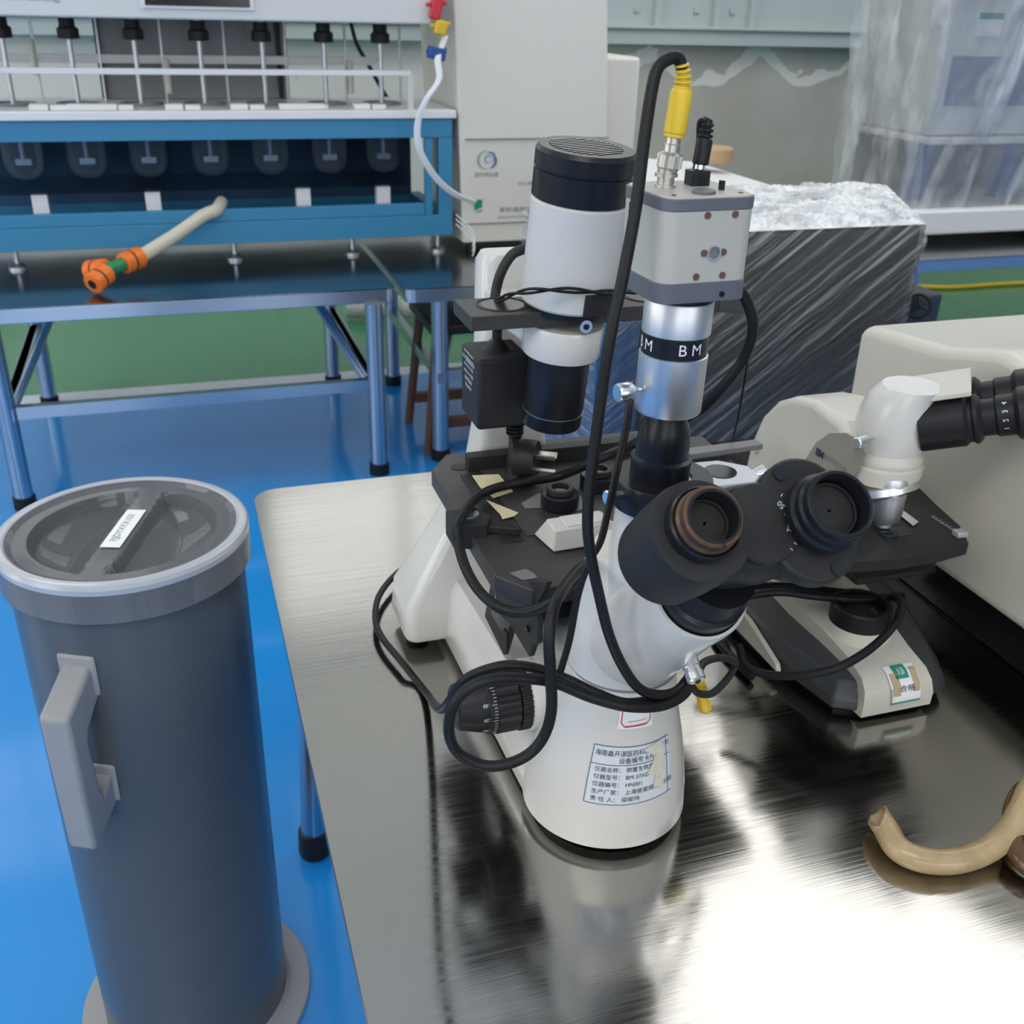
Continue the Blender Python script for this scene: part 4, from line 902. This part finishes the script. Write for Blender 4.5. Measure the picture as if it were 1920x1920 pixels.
for i in range(9):
    q = a_+(b2-a_)*i/8; sc_.add([q, q+dr*.0006, q+dr*.0006+pr_*.005, q+pr_*.005], [[0, 1, 2, 3]])
sc_.add([a_, b2, b2+pr_*.0006, a_+pr_*.0006], [[0, 1, 2, 3]]); sc_.build('stage_scale', M_inkw, u, smooth=0)
q = at(1800, 1000, z=sz+.003); MB().cbox((q.x, q.y, sz+.003), (.012, .010, .006)).build('specimen_clamp', M_alu, u, bev=.001)
MB().box((.60, .72, sz-.045), (.68, .90, sz-.0132)).build('stage_carrier', M_blackm, um, bev=.003)
MB().box((.585, .70, sz-.024), (.672, .72, sz-.0132)).build('stage_front_rail', M_black, um, bev=.001)
MB().lathe([(.020, 0), (.024, .003), (.024, .026), (.020, .030)], (.640, .765, T+.105), n=40).build('condenser', M_black, um)
for (x0, ln, r) in ((.668, .020, .020), (.690, .018, .014)):
    b = MB(); ribbed(b, (x0, .865, T+.060), (1, 0, 0), r, 0, ln, 30, .0008); b.build('focus_knob', M_knob, um)
MB().cyl((.698, .80, T+.118), (.698, .80, T+.075), .010, n=24).build('stage_drive_knob', M_knob, um)
# its cables
def cab(name, pts, r, m, lab, cat='cable', parent=None):
    o_ = MB().tube(pts, r, 12).build(name, m, parent)
    if parent is None: tag(o_, lab, cat)
    return o_
cab('power_cord', pts3([(1385, 1210, .72), (1400, 1250, .70), (1450, 1266, .68), (1520, 1264, .66), (1580, 1248, .65), (1640, 1210, .66), (1680, 1165, .68), (1690, 1130, .72), (1672, 1118, .76)]), .0042, M_rubber, 'black cord swinging in an arc over the charcoal and cream microscope base', parent=um)
cab('power_cord', pts3([(1330, 1120, .80), (1390, 1118, .79), (1460, 1110, .78), (1530, 1118, .76), (1600, 1124, .75), (1650, 1122, .75), (1690, 1118, .77)]), .0045, M_rubber, 'black cord running straight across under the black stage of the upright microscope', parent=um)
cab('power_cord', pts3([(1330, 1108, .82), (1400, 1100, .81), (1480, 1098, .80), (1560, 1108, .79), (1620, 1112, .78)]), .0038, M_rubber, 'thinner black cord just above the straight cord under the upright stage', parent=um)
cab('power_cord', [at(x, y, z=T+.006) for x, y in ((1322, 1150), (1345, 1200), (1375, 1235), (1410, 1270))], .0042, M_rubber, 'short black cord on the bench between the two microscopes', parent=sc)

# ------------------------------------------------------------------ big cream instrument on the right
bi = thing('benchtop_instrument', 'large cream moulded instrument on a black plinth at the right end of the steel bench', 'instrument', (.77, .7, T))
pr_f = [(1.002, .775), (1.004, .985), (.998, .997), (.985, .999), (.86, 1.012), (.845, 1.016), (.79, 1.031), (.775, 1.033), (.74, 1.027), (.60, .99), (.45, .90), (.40, .775)]
vs1 = [Vector((.765, y, z)) for y, z in pr_f]; vs2 = [Vector((1.45, y, z)) for y, z in pr_f]
MB().loft([vs1, vs2]).build('housing', mat('cream moulding', (.60, .575, .50), .38), bi, bev=.012, seg=4)
MB().box((.795, .43, T), (1.42, .98, .777)).build('plinth', M_screen, bi, bev=.004)
MB().lathe([(.001, .012), (.11, .006), (.16, 0), (.16, -.02)], (1.14, .76, 1.010), (0, -.1, 1), n=64, caps=False).build('domed_lid', mat('lid moulding', (.66, .65, .61), .3), bi)

# ------------------------------------------------------------------ brown rubber tube on the bench
def rubber_tube():
    t = thing('rubber_tube', 'translucent brown rubber tube with a slant-cut end curling on the steel bench', 'tube', at(1780, 1590, z=T))
    P = [at(x, y, z=T+h) for x, y, h in ((1662, 1556, .016), (1685, 1592, .013), (1730, 1612, .0115), (1790, 1614, .011), (1850, 1594, .013), (1890, 1560, .022), (1915, 1520, .034), (1940, 1470, .046), (1990, 1430, .05))]
    b = MB(); b.tube(P, .0105, 20, 8); me = b.build('outer_wall', M_rubtube, t)
    d0 = (P[0]-P[1]).normalized(); e0 = P[0]
    # slant cut tip: a gutter of rubber
    b = MB(); k = 24; rings_ = []
    for i in range(7):
        tt = i/6; c = e0+d0*(.022*tt); s_ = d0.cross(Vector((0, 0, 1))).normalized(); u_ = s_.cross(d0)
        span = PI*(1-.72*tt)
        rings_.append([c+(s_*math.cos(-PI/2-span+2*span*j/k+.9)+u_*math.sin(-PI/2-span+2*span*j/k+.9))*.0103 for j in range(k+1)])
    vs = [v for r in rings_ for v in r]; fs = [[i*(k+1)+j, i*(k+1)+j+1, (i+1)*(k+1)+j+1, (i+1)*(k+1)+j] for i in range(6) for j in range(k)]
    o_ = b.add(vs, fs).build('cut_end', M_rubtube, t); so = o_.modifiers.new('solid', 'SOLIDIFY'); so.thickness = .0022
    MB().cyl(e0-d0*.0005, e0+d0*.0008, .0082, n=24).build('bore', M_rubdark, t)
    lp_ = [at(x, y, z=T+h) for x, y, h in ((2010, 1500, .03), (1960, 1478, .034), (1925, 1480, .034), (1905, 1505, .030), (1898, 1545, .024), (1904, 1590, .016), (1930, 1625, .012), (1990, 1650, .011))]
    o = tag(MB().tube(lp_, .0085, 16, 8).build('rubber_tube', M_rubdark), 'dark brown glossy rubber loop at the right picture edge, behind the slant-cut tube', 'tube')
rubber_tube()

# ------------------------------------------------------------------ wrapped dark cabinet behind the bench
wc = thing('wrapped_cabinet', 'dark grey cabinet tightly wrapped in stretch film, behind the steel bench', 'cabinet', (.95, 1.7, 0))
wx0, wx1, wy0, wy1, wz1 = .735, 1.235, 1.50, 1.93, 1.00
MB().prism([(wx0, wy0), (wx1, wy0), (1.435, 1.87), (wx0, wy1)], .05, wz1).build('body', M_wrapdark, wc, bev=.006)
MB().box((wx0-.075, wy0+.02, .05), (wx0-.002, wy1, wz1-.03)).build('side_unit', M_wrapblue, wc, bev=.004)
MB().box((wx0-.06, wy0+.03, 0), (wx1-.02, wy1-.03, .05)).build('plinth', M_screen, wc)
def film_face(name, o0, U, V, nu, nv, N, amp, m, parent, seed, stretch=(1, 1), ridge=False, edge=True, skew=0):
    o0, U, V, N = Vector(o0), Vector(U), Vector(V), Vector(N).normalized(); b = MB(); vs = []
    for j in range(nv+1):
        for i in range(nu+1):
            u_, v_ = i/nu, j/nv; p = o0+U*u_*(1+skew*v_)+V*v_
            q = Vector((u_*stretch[0]+seed, v_*stretch[1], seed*.7)); h = noise.noise(q)+.5*noise.noise(q*2.3)+.3*noise.noise(q*5.1)
            if ridge: h = 1-abs(h)*1.8
            fall = min(1, min(u_, 1-u_, v_, 1-v_)*12) if edge else 1
            vs.append(p+N*(.004+amp*h*fall))
    b.add(vs, [[j*(nu+1)+i, j*(nu+1)+i+1, (j+1)*(nu+1)+i+1, (j+1)*(nu+1)+i] for j in range(nv) for i in range(nu)])
    return b.build(name, m, parent, smooth=80)
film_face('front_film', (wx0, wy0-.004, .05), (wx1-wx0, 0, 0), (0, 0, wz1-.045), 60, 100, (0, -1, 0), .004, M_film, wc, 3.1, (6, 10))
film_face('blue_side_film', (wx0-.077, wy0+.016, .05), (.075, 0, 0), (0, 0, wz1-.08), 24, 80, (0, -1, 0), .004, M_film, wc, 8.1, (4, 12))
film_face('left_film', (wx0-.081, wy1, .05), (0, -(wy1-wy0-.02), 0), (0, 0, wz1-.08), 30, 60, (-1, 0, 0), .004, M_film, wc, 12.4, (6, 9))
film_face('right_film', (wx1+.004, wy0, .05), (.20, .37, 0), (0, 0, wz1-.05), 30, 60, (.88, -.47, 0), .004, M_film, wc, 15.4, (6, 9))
film_face('top_film', (wx0-.08, wy0-.006, wz1), (wx1-wx0+.084, 0, 0), (0, wy1-wy0-.04, 0), 150, 110, (0, 0, 1), .017, M_filmtop, wc, 5.5, (13, 9), True, skew=.345)
b = MB(); b.box((.60, 1.42, T-.02), (1.05, 1.47, T+.03)); 

# ------------------------------------------------------------------ far benches
FZ = .58
def far_table(x0, x1, y0, y1, legs, lab, bars=True):
    t = thing('steel_table', lab, 'table', (x0, y0, 0), 'far row of steel benches')
    MB().prism(rect2((x0+x1)/2, (y0+y1)/2, (x1-x0)/2, (y1-y0)/2, .03), FZ-.003, FZ).build('tabletop', M_steel2, t)
    MB().prism(rect2((x0+x1)/2, (y0+y1)/2, (x1-x0)/2-.002, (y1-y0)/2-.002, .03), FZ-.042, FZ-.0032).build('rim', M_steelrim, t, bev=.002)
    for x, y in legs:
        l = MB().cyl((x, y, FZ-.042), (x, y, .03), .026, n=24).build('leg', M_leg, t)
        MB().lathe([(.031, 0), (.031, .035), (.027, .037)], (x, y, 0), n=24).build('foot', M_knob, l)
    if bars:
        xs = sorted(set(l[0] for l in legs)); ys = sorted(set(l[1] for l in legs))
        for y in (ys[0]+.03,):
            MB().box((xs[0], y-.014, .265), (xs[-1], y+.014, .300)).build('stretcher', M_leg, t)
        for x in xs:
            MB().box((x-.014, ys[0], .265), (x+.014, ys[-1], .300)).build('stretcher', M_leg, t)
        for x in xs:
            sgn = 1 if x == xs[0] else -1
            MB().tube([(x+sgn*.01, ys[0]+.05, .28), (x+sgn*.16, ys[0]+.36, FZ-.045)], .012, 8, 1).build('brace', M_leg, t)
    return t
far_table(-.56, .597, 2.895, 3.80, ((-.49, 2.92), (.53, 2.90), (-.485, 3.765), (.52, 3.753)), 'far steel bench under the blue-framed water bath')
far_table(.617, 2.28, 2.87, 3.78, ((.742, 2.96), (2.16, 2.93), (.742, 3.70), (2.16, 3.70)), 'far steel bench under the tall cream instrument')
far_table(2.32, 4.0, 2.885, 3.80, ((2.41, 2.93), (3.85, 2.93), (2.41, 3.72), (3.85, 3.72)), 'far steel bench under the film-draped instrument')

# ------------------------------------------------------------------ dissolution bath in its blue frame
db = thing('dissolution_tester', 'blue-framed water bath tester with hanging shafts and clear vessels on the far left bench', 'instrument', (.1, 3.3, FZ))
y0, y1 = 3.30, 3.76; x0, x1 = -.62, .872; zb, zt_ = .640, .997
fr = MB()
fr.box((x0, y0, zb), (x1, y0+.03, .705)); fr.box((x0, y0, zt_-.055), (x1, y0+.03, zt_)); fr.box((x1-.045, y0, .7045), (x1, y0+.03, zt_-.0555))
fr.box((x1-.04, y0+.0305, zb), (x1, y1, .705)); fr.box((x1-.04, y0+.0305, zt_-.055), (x1, y1, zt_)); fr.box((x0, y1-.03, zb), (x1-.0405, y1, .70))
fr.box((x0+.0, y0+.0305, zb), (x1-.041, y1-.031, zb+.012))
fr.build('frame', M_blue, db, bev=.002)
MB().box((x0, y0+.004, .7055), (x1-.09, y0+.026, .742)).build('lower_rail', M_blue, db, bev=.002)
MB().box((x1-.088, y0+.004, .7055), (x1-.064, y0+.026, zt_-.056)).build('inner_post', M_blue, db, bev=.002)
MB().box((x0, y1-.036, .70), (x1-.0405, y1-.0305, zt_-.004)).build('back_panel', M_bluedk, db)
MB().box((x0-.01, y0-.012, zt_+.002), (x1+.010, y1, zt_+.026)).build('top_plate', M_white_pl, db, bev=.003)
for x in (-.45, .178, .55, .835):
    f = MB(); f.cyl((x, y0+.05, FZ+.012), (x, y0+.05, zb), .008, n=16); f.lathe([(.026, 0), (.026, .008), (.014, .018)], (x, y0+.05, FZ), n=24); f.build('levelling_foot', M_silver, db)
# tank
tk_ = MB(); tk_.box((x0+.02, y0+.05, .791), (x1-.13, y1-.06, .795))
for a, b_ in (((x0+.02, y0+.05, .7955), (x1-.13, y0+.055, .975)), ((x1-.135, y0+.0555, .7955), (x1-.13, y1-.0605, .975)), ((x0+.02, y1-.065, .7955), (x1-.136, y1-.06, .975))): tk_.box(a, b_)
tk_.build('water_tank', M_acryl, db)
for x in (-.36, -.045, .405, .66):
    MB().box((x-.022, y0+.06, zb+.013), (x+.022, y0+.10, .7905)).build('tank_support', M_white_pl, db, bev=.002)
VX = [-.585, -.40, -.222, -.044, .141, .325, .513, .690]
for x in VX:
    v = MB().lathe([(.056, .170), (.056, .055), (.052, .030), (.040, .012), (.022, .002), (.001, 0)], (x, 3.50, .812), n=36, caps=False).build('vessel', M_vessel, db)
    MB().lathe([(.062, 0), (.062, .006), (.052, .006), (.052, .0)], (x, 3.50, zt_+.0265), n=32, caps=False).build('vessel_flange', M_grey, v)
for i, x in enumerate(VX):
    sh = MB().cyl((x, 3.50, .86), (x, 3.50, 1.262), .0075, n=12).build('shaft', M_silver, db)
    MB().lathe([(.012, 0), (.030, .002), (.030, .028), (.022, .034), (.022, .055)], (x, 3.50, 1.200), n=24).build('chuck', M_knob, sh)
    MB().box((x-.022, 3.49, .855), (x+.022, 3.51, .872)).build('paddle', M_silver, sh)
    MB().cyl((x+.075, 3.56, zt_+.026), (x+.075, 3.56, 1.262), .004, n=10).build('sampling_rod', M_silver, db)
for i, x in enumerate(VX[1:]):
    MB().box((x-.12, y0+.02, zt_+.0262), (x-.07, y0+.07, zt_+.042)).build('vessel_clip', M_white_pl, db, bev=.002)
    MB().box((x-.065, y0+.02, zt_+.0262), (x-.022, y0+.06, zt_+.040)).build('vessel_clip', M_white_pl, db, bev=.002)
for x in (-.17, .42):
    MB().box((x-.075, y0+.01, zt_+.0265), (x+.06, y0+.05, zt_+.043)).build('lid_handle', M_white_pl, db, bev=.003)
MB().box((x0, y0+.01, 1.118), (.745, y0+.03, 1.134)).build('manifold_bar', M_white_pl, db, bev=.002)
MB().box((x0, 3.62, 1.130), (.70, 3.64, 1.155)).build('rear_bar', M_offw2, db, bev=.002)
MB().box((.735, y0+.012, zt_+.026), (.752, y0+.028, 1.130)).build('bar_post', M_offw2, db)
MB().box((-.16, 3.68, zt_+.026), (.42, 3.76, 1.256)).build('drive_column', M_grey, db, bev=.004)
MB().box((-.16, 3.665, zt_+.03), (-.145, 3.6795, 1.25)).build('column_rail', M_knob, db)
MB().box((.385, 3.665, zt_+.03), (.40, 3.6795, 1.25)).build('column_rail', M_knob, db)
hdm = MB().box((x0, 3.27, 1.262), (.800, 3.76, 1.56)).build('drive_head', M_offw2, db, bev=.005)
scr = MB().box((-.012, 3.262, 1.288), (.290, 3.2695, 1.50)).build('display_frame', M_white_pl, hdm, bev=.002)
MB().box((.0, 3.259, 1.296), (.278, 3.2615, 1.49)).build('display', M_screen, scr)
MB().box((.02, 3.2575, 1.322), (.258, 3.2588, 1.48)).build('display_glass', M_lcd, scr)
text('lettering', 'Tianda Tianfa Technology', .020, flat((-.315, 3.269, 1.306), (1, 0, 0), (0, 0, 1)), M_inkg, hdm)
text('lettering', '溶出试验仪', .036, flat((-.315, 3.269, 1.333), (1, 0, 0), (0, 0, 1)), M_inkg, hdm)
# white thermometer probes
for x in (-.33, .04, .60):
    MB().lathe([(.010, 0), (.010, .09), (.004, .10)], (x, 3.55, 1.05 if x > 0 else 1.10), n=16).build('probe', M_enamel2, db)

# drain hose and y tap
dh = thing('drain_hose', 'cream drain hose hanging from the blue tank ending in an orange and green Y tap', 'hose', at(205, 500, z=FZ))
hp = [at(415, 392, Y=3.32)+Vector((.005, .05, .012)), at(405, 394, Y=3.30), at(380, 405, Y=3.27), at(330, 440, Y=3.20), at(285, 468, Y=3.13), at(262, 482, Y=3.09)]
MB().tube(hp, .019, 16).build('hose', M_hose, dh)
J = at(205, 505, Y=3.02)+Vector((0, 0, .0)); J.z = max(J.z, FZ+.04); H0 = hp[-1]; dj = (J-H0).normalized()
def coupler(p0, d, name='coupler'):
    b = MB(); b.lathe([(.024, 0), (.029, .003), (.029, .032), (.026, .033), (.026, .037), (.029, .038), (.029, .062), (.023, .065)], p0, d, n=20)
    o_ = b.build(name, M_orange, dh); MB().lathe([(.0264, .0325), (.0290, .0330), (.0290, .0372), (.0264, .0378)], p0, d, n=20, caps=False).build('seal', M_knob, o_)
    return p0+d*.065
k0 = coupler(H0-dj*.004, dj)
e1 = k0+dj*.040
MB().cyl(k0-dj*.004, e1, .0185, n=20).build('y_body', M_green, dh)
tA = at(165, 540, z=FZ+.031); tB = at(132, 512, z=FZ+.031)
for i, tg_ in enumerate((tA, tB)):
    d_ = (tg_-e1).normalized()
    MB().cyl(e1-d_*.004, e1+d_*.026, .0175, n=20).build('y_branch', M_green, dh)
    en = coupler(e1+d_*.020, d_, 'coupler')
    MB().cyl(en-d_*.001, en+d_*.001, .013, n=16).build('bore', M_screen, dh)

# ------------------------------------------------------------------ tall cream instrument
ti = thing('chromatography_cabinet', 'tall cream cabinet with a round swirl logo on the far bench', 'instrument', (1.15, 3.4, FZ))
vs = [(.908, .612), (1.414, .612), (1.404, .9), (1.372, 1.34), (1.355, 1.80), (.862, 1.80), (.876, 1.34), (.895, .93)]
MB().prism(vs, 3.30, 3.76, 'y').build('cabinet', M_offw, ti, bev=.005)
MB().box((.913, 3.292, .935), (1.403, 3.2995, .938)).build('door_seam', M_inkg, ti)
MB().box((.916, 3.296, .672), (1.407, 3.2998, .675)).build('door_seam', M_inkg, ti)
MB().box((1.415, 3.40, .612), (1.545, 3.80, 1.175)).build('side_module', M_offw, ti, bev=.012, seg=3)
for x in (.95, 1.38, 1.52):
    MB().lathe([(.022, 0), (.022, .010), (.014, .032)], (x, 3.42 if x > 1.4 else 3.34, FZ), n=20).build('foot', M_knob, ti)
FY = 3.2985
fc_ = at(912, 300, Y=3.30)
def arc(cx_, cz_, r, w0, a0, a1, m, n=30):
    b = MB(); vs = []
    for i in range(n+1):
        t = i/n; a = R(a0+(a1-a0)*t); w_ = w0*math.sin(PI*max(.06, min(.94, t)))
        vs += [Vector((cx_+(r-w_)*math.cos(a), FY-.001, cz_+(r-w_)*math.sin(a))), Vector((cx_+(r+w_)*math.cos(a), FY-.001, cz_+(r+w_)*math.sin(a)))]
    b.add(vs, [[2*i, 2*i+1, 2*i+3, 2*i+2] for i in range(n)]); return b.build('logo_stroke', m, ti, smooth=0)
M_lgr = mat('soft green ink', (.30, .42, .33), .6); M_lbl = mat('soft blue ink', (.10, .20, .42), .6)
arc(fc_.x, fc_.z, .028, .004, 75, 280, M_lgr); arc(fc_.x+.010, fc_.z+.006, .017, .0035, 130, -60, M_lbl); arc(fc_.x+.006, fc_.z+.002, .011, .002, 0, 330, M_lbl); arc(fc_.x+.008, fc_.z-.001, .024, .004, -90, 40, M_lbl)
q = at(912, 328, Y=3.30); text('lettering', '欧尔特仪器', .016, flat((q.x, FY-.001, q.z), (1, 0, 0), (0, 0, 1)), M_inkg, ti)
q = at(982, 344, Y=3.30); text('lettering', 'GN-3000', .016, flat((q.x-.02, FY-.001, q.z), (1, 0, 0), (0, 0, 1)), M_inkg, ti, align='LEFT')
q = at(896, 385, Y=3.30)
b = MB(); b.add([Vector((q.x+a, FY-.001, q.z+c)) for a, c in ((-.014, .018), (.014, .018), (.013, -.006), (-.012, -.016))], [[0, 1, 2, 3]]); b.build('green_mark', M_inkgr, ti, smooth=0)
b = MB(); b.add([Vector((q.x+a, FY-.001, q.z+c)) for a, c in ((-.014, -.024), (.016, -.013), (.010, -.019))], [[0, 1, 2]]); b.build('mark_underline', M_ink, ti, smooth=0)
q = at(935, 394, Y=3.30); text('lettering', '普析通用仪器', .017, flat((q.x, FY-.001, q.z), (1, 0, 0), (0, 0, 1)), M_inkg, ti, align='LEFT', sx=1.35)
q = at(933, 407, Y=3.30); text('lettering', 'Beijing Purkinje General', .011, flat((q.x, FY-.001, q.z), (1, 0, 0), (0, 0, 1)), M_inkg, ti, align='LEFT')

# white tubing and clamps between the two
wt = thing('white_tubing', 'white tubing bundle draped down between the blue frame and the tall cream cabinet', 'tubing', at(790, 200, Y=3.2))
for k in range(3):
    P = [at(x+k*3, y-k, Y=Y) for x, y, Y in ((832, 70, 3.26), (818, 110, 3.22), (820, 150, 3.20), (795, 190, 3.18), (780, 235, 3.18), (785, 285, 3.18), (815, 335, 3.20), (850, 365, 3.23), (885, 380, 3.27))]
    MB().tube(P, .0052, 10).build('tube', M_tubew, wt)
for i, (p, m, lab, s_) in enumerate((((818, 12), M_red, 'red tubing clamp at the top between the two far instruments', (.032, .03, .07)), ((826, 52), M_yellow, 'yellow valve block under the red clamp', (.036, .03, .04)), ((818, 100), M_bclip, 'blue clamp gripping the white tubing', (.055, .03, .035)))):
    q = at(*p, Y=3.235); t = thing(('tubing_clamp', 'valve_block', 'tubing_clamp')[i], lab, 'clamp', q)
    MB().cbox(q, s_, Matrix.Rotation(R(12), 3, 'Y')).build('body', m, t, bev=.006, seg=3)
    MB().cyl(q+Vector((-.03, 0, .004)), q+Vector((.03, 0, .010)), .006, n=12).build('lever', m, t)
    MB().cyl(q+Vector((0, .01, -.002)), q+Vector((0, .07, .0)), .006, n=12).build('bracket', M_knob, t)
o = cab('black_cable', [at(x, y, Y=3.9) for x, y in ((655, 30), (668, 80), (690, 120), (712, 160), (730, 190))], .007, M_rubber, '', parent=db)
for i, k in enumerate(range(3)):
    P = [at(x, y+k*9, Y=Y) for x, y, Y in ((855, 402, 3.28), (880, 425, 3.24), (890, 445, 3.22), (886, 462, 3.20))]
    if k == 0: ww = thing('white_wires', 'thin white wires dangling at the lower left corner of the tall cream cabinet', 'wire', P[0])
    MB().tube(P, .0018, 8).build('wire', M_tubew, ww)

# ------------------------------------------------------------------ film-draped instrument at right
fi = thing('draped_instrument', 'pale laboratory instrument under loose clear film on the far right bench', 'instrument', (2.9, 3.4, FZ))
X0 = 2.58
MB().box((X0, 3.20, .94), (3.75, 3.66, 1.42)).build('upper_cabinet', M_offw2, fi, bev=.01)
MB().box((X0+.04, 3.194, 1.04), (3.6, 3.1995, 1.20)).build('blue_window', mat('blue-grey window', (.19, .26, .38), .2), fi)
MB().box((X0-.02, 3.16, .915), (3.75, 3.64, .938)).build('tray', M_white_pl, fi, bev=.004)
MB().box((X0-.06, 3.10, .613), (3.75, 3.66, .700)).build('base', M_white_pl, fi, bev=.01)
for x in (X0+.05, X0+.45, X0+.85): MB().box((x, 3.30, .7005), (x+.07, 3.36, .9145)).build('strut', M_lbl, fi)
MB().box((X0+.0, 3.55, .7005), (3.7, 3.60, .9145)).build('inner_back', M_grey, fi)
for x in (X0+.02, X0+.9):
    for y in (3.16, 3.58): MB().lathe([(.028, 0), (.028, .012), (.018, .034)], (x, y, FZ), n=20).build('foot', M_white_pl, fi)
q = at(1855, 45, Y=3.20)
s_ = MB().box((q.x-.05, 3.196, q.z-.04), (q.x+.05, 3.1995, q.z+.035)).build('sticker', M_paperw, fi)
MB().box((q.x-.05, 3.1935, q.z+.015), (q.x+.05, 3.1955, q.z+.035)).build('sticker_header', M_inkgr, s_)
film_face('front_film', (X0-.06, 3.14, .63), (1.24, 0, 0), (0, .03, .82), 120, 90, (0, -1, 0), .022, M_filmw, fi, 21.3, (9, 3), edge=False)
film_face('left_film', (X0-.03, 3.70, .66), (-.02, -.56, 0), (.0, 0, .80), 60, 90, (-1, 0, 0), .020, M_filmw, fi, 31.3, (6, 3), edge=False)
film_face('top_film', (X0-.06, 3.14, 1.43), (1.24, 0, 0), (0, .56, 0), 110, 50, (0, 0, 1), .022, M_filmtop, fi, 25.3, (11, 6), True)
hw = thing('handwheel', 'black spoked handwheel standing upright behind the cream instrument', 'handwheel', at(1720, 572, Y=2.2))
hwc = at(1722, 574, Y=2.2); nn = (Vector((0, 0, HC))-hwc).normalized()+Vector((-.3, 0, 0)); nn.normalize()
U = nn.orthogonal().normalized(); V = nn.cross(U)
MB().tube([hwc+(U*math.cos(2*PI*i/24)+V*math.sin(2*PI*i/24))*.030 for i in range(25)], .0045, 10, 2).build('rim', M_knob, hw)
b = MB()
for i in range(3): b.cyl(hwc, hwc+(U*math.cos(2*PI*i/3+.5)+V*math.sin(2*PI*i/3+.5))*.030, .004, n=8)
b.cyl(hwc-nn*.05, hwc+nn*.008, .008, n=16); b.build('spokes', M_knob, hw)
mbx = thing('small_machine', 'dark machine body carrying the spoked handwheel, behind the bench', 'machine', hwc-nn*.05)
MB().box((hwc.x-.02, hwc.y+.03, .0), (hwc.x+.10, hwc.y+.22, hwc.z+.02)).build('column', M_charcoal, mbx, bev=.008)
MB().box((hwc.x-.06, hwc.y+.0, .0), (hwc.x+.16, hwc.y+.26, .05)).build('foot_plate', M_black, mbx, bev=.004)
# pale cabinet and yellow cord seen between
wb_ = thing('pale_cabinet', 'pale low cabinet with sloping top seen behind the box camera plugs', 'cabinet', (1.0, 2.3, 0))
MB().prism([(.98, 0), (1.36, 0), (1.36, .935), (.98, .965)], 2.16, 2.60, 'y').build('carcass', M_offw, wb_, bev=.01)
MB().prism([(.97, .967), (1.37, .936), (1.37, .954), (.97, .985)], 2.15, 2.61, 'y').build('lid', M_white_pl, wb_, bev=.004)
q = at(1338, 290, Y=2.42)
tag(MB().lathe([(.05, 0), (.05, .03), (.045, .034)], (q.x, 2.42, .982), n=32).build('cardboard_roll', M_card), 'brown cardboard roll lying on the pale sloping cabinet', 'roll')
cab('floor_cable', [at(x, y, z=.012) for x, y in ((1700, 536), (1780, 539), (1860, 534), (1930, 530))], .012, M_yellow, 'yellow cord lying on the green floor at right')
# wooden stool and pipe end under the far bench
so = thing('wooden_stool', 'dark wooden stool under the far bench', 'stool', (.86, 3.1, 0))
MB().box((.72, 2.98, .40), (1.06, 3.30, .435)).build('seat', M_seat, so, bev=.01)
for x, y in ((.75, 3.03), (1.03, 3.03), (.75, 3.26), (1.03, 3.26)):
    MB().cyl((x, y, .40), (x+(.04 if x > .9 else -.04), y+(.03 if y > 3.1 else -.03), 0), .016, .014, n=14).build('leg', M_wood, so)
MB().cbox((.89, 3.02, .10), (.32, .025, .035)).build('stretcher', M_wood, so, bev=.003); MB().cbox((.89, 3.27, .10), (.32, .025, .035)).build('stretcher', M_wood, so, bev=.003)
pp = thing('plastic_pipe', 'pale jointed waste pipe lying on the green floor under the far benches', 'pipe', (1.05, 4.5, .05))
MB().tube([(.72, 4.62, .055), (.95, 4.56, .055), (1.10, 4.50, .055), (1.35, 4.44, .055)], .045, 20, 4).build('pipe', M_greyp, pp)
for x, y in ((.90, 4.575), (1.12, 4.495)): MB().lathe([(.054, 0), (.056, .01), (.056, .05), (.054, .06)], (x, y, .058), (.93, -.35, 0), n=24).build('coupling', M_greyp, pp)
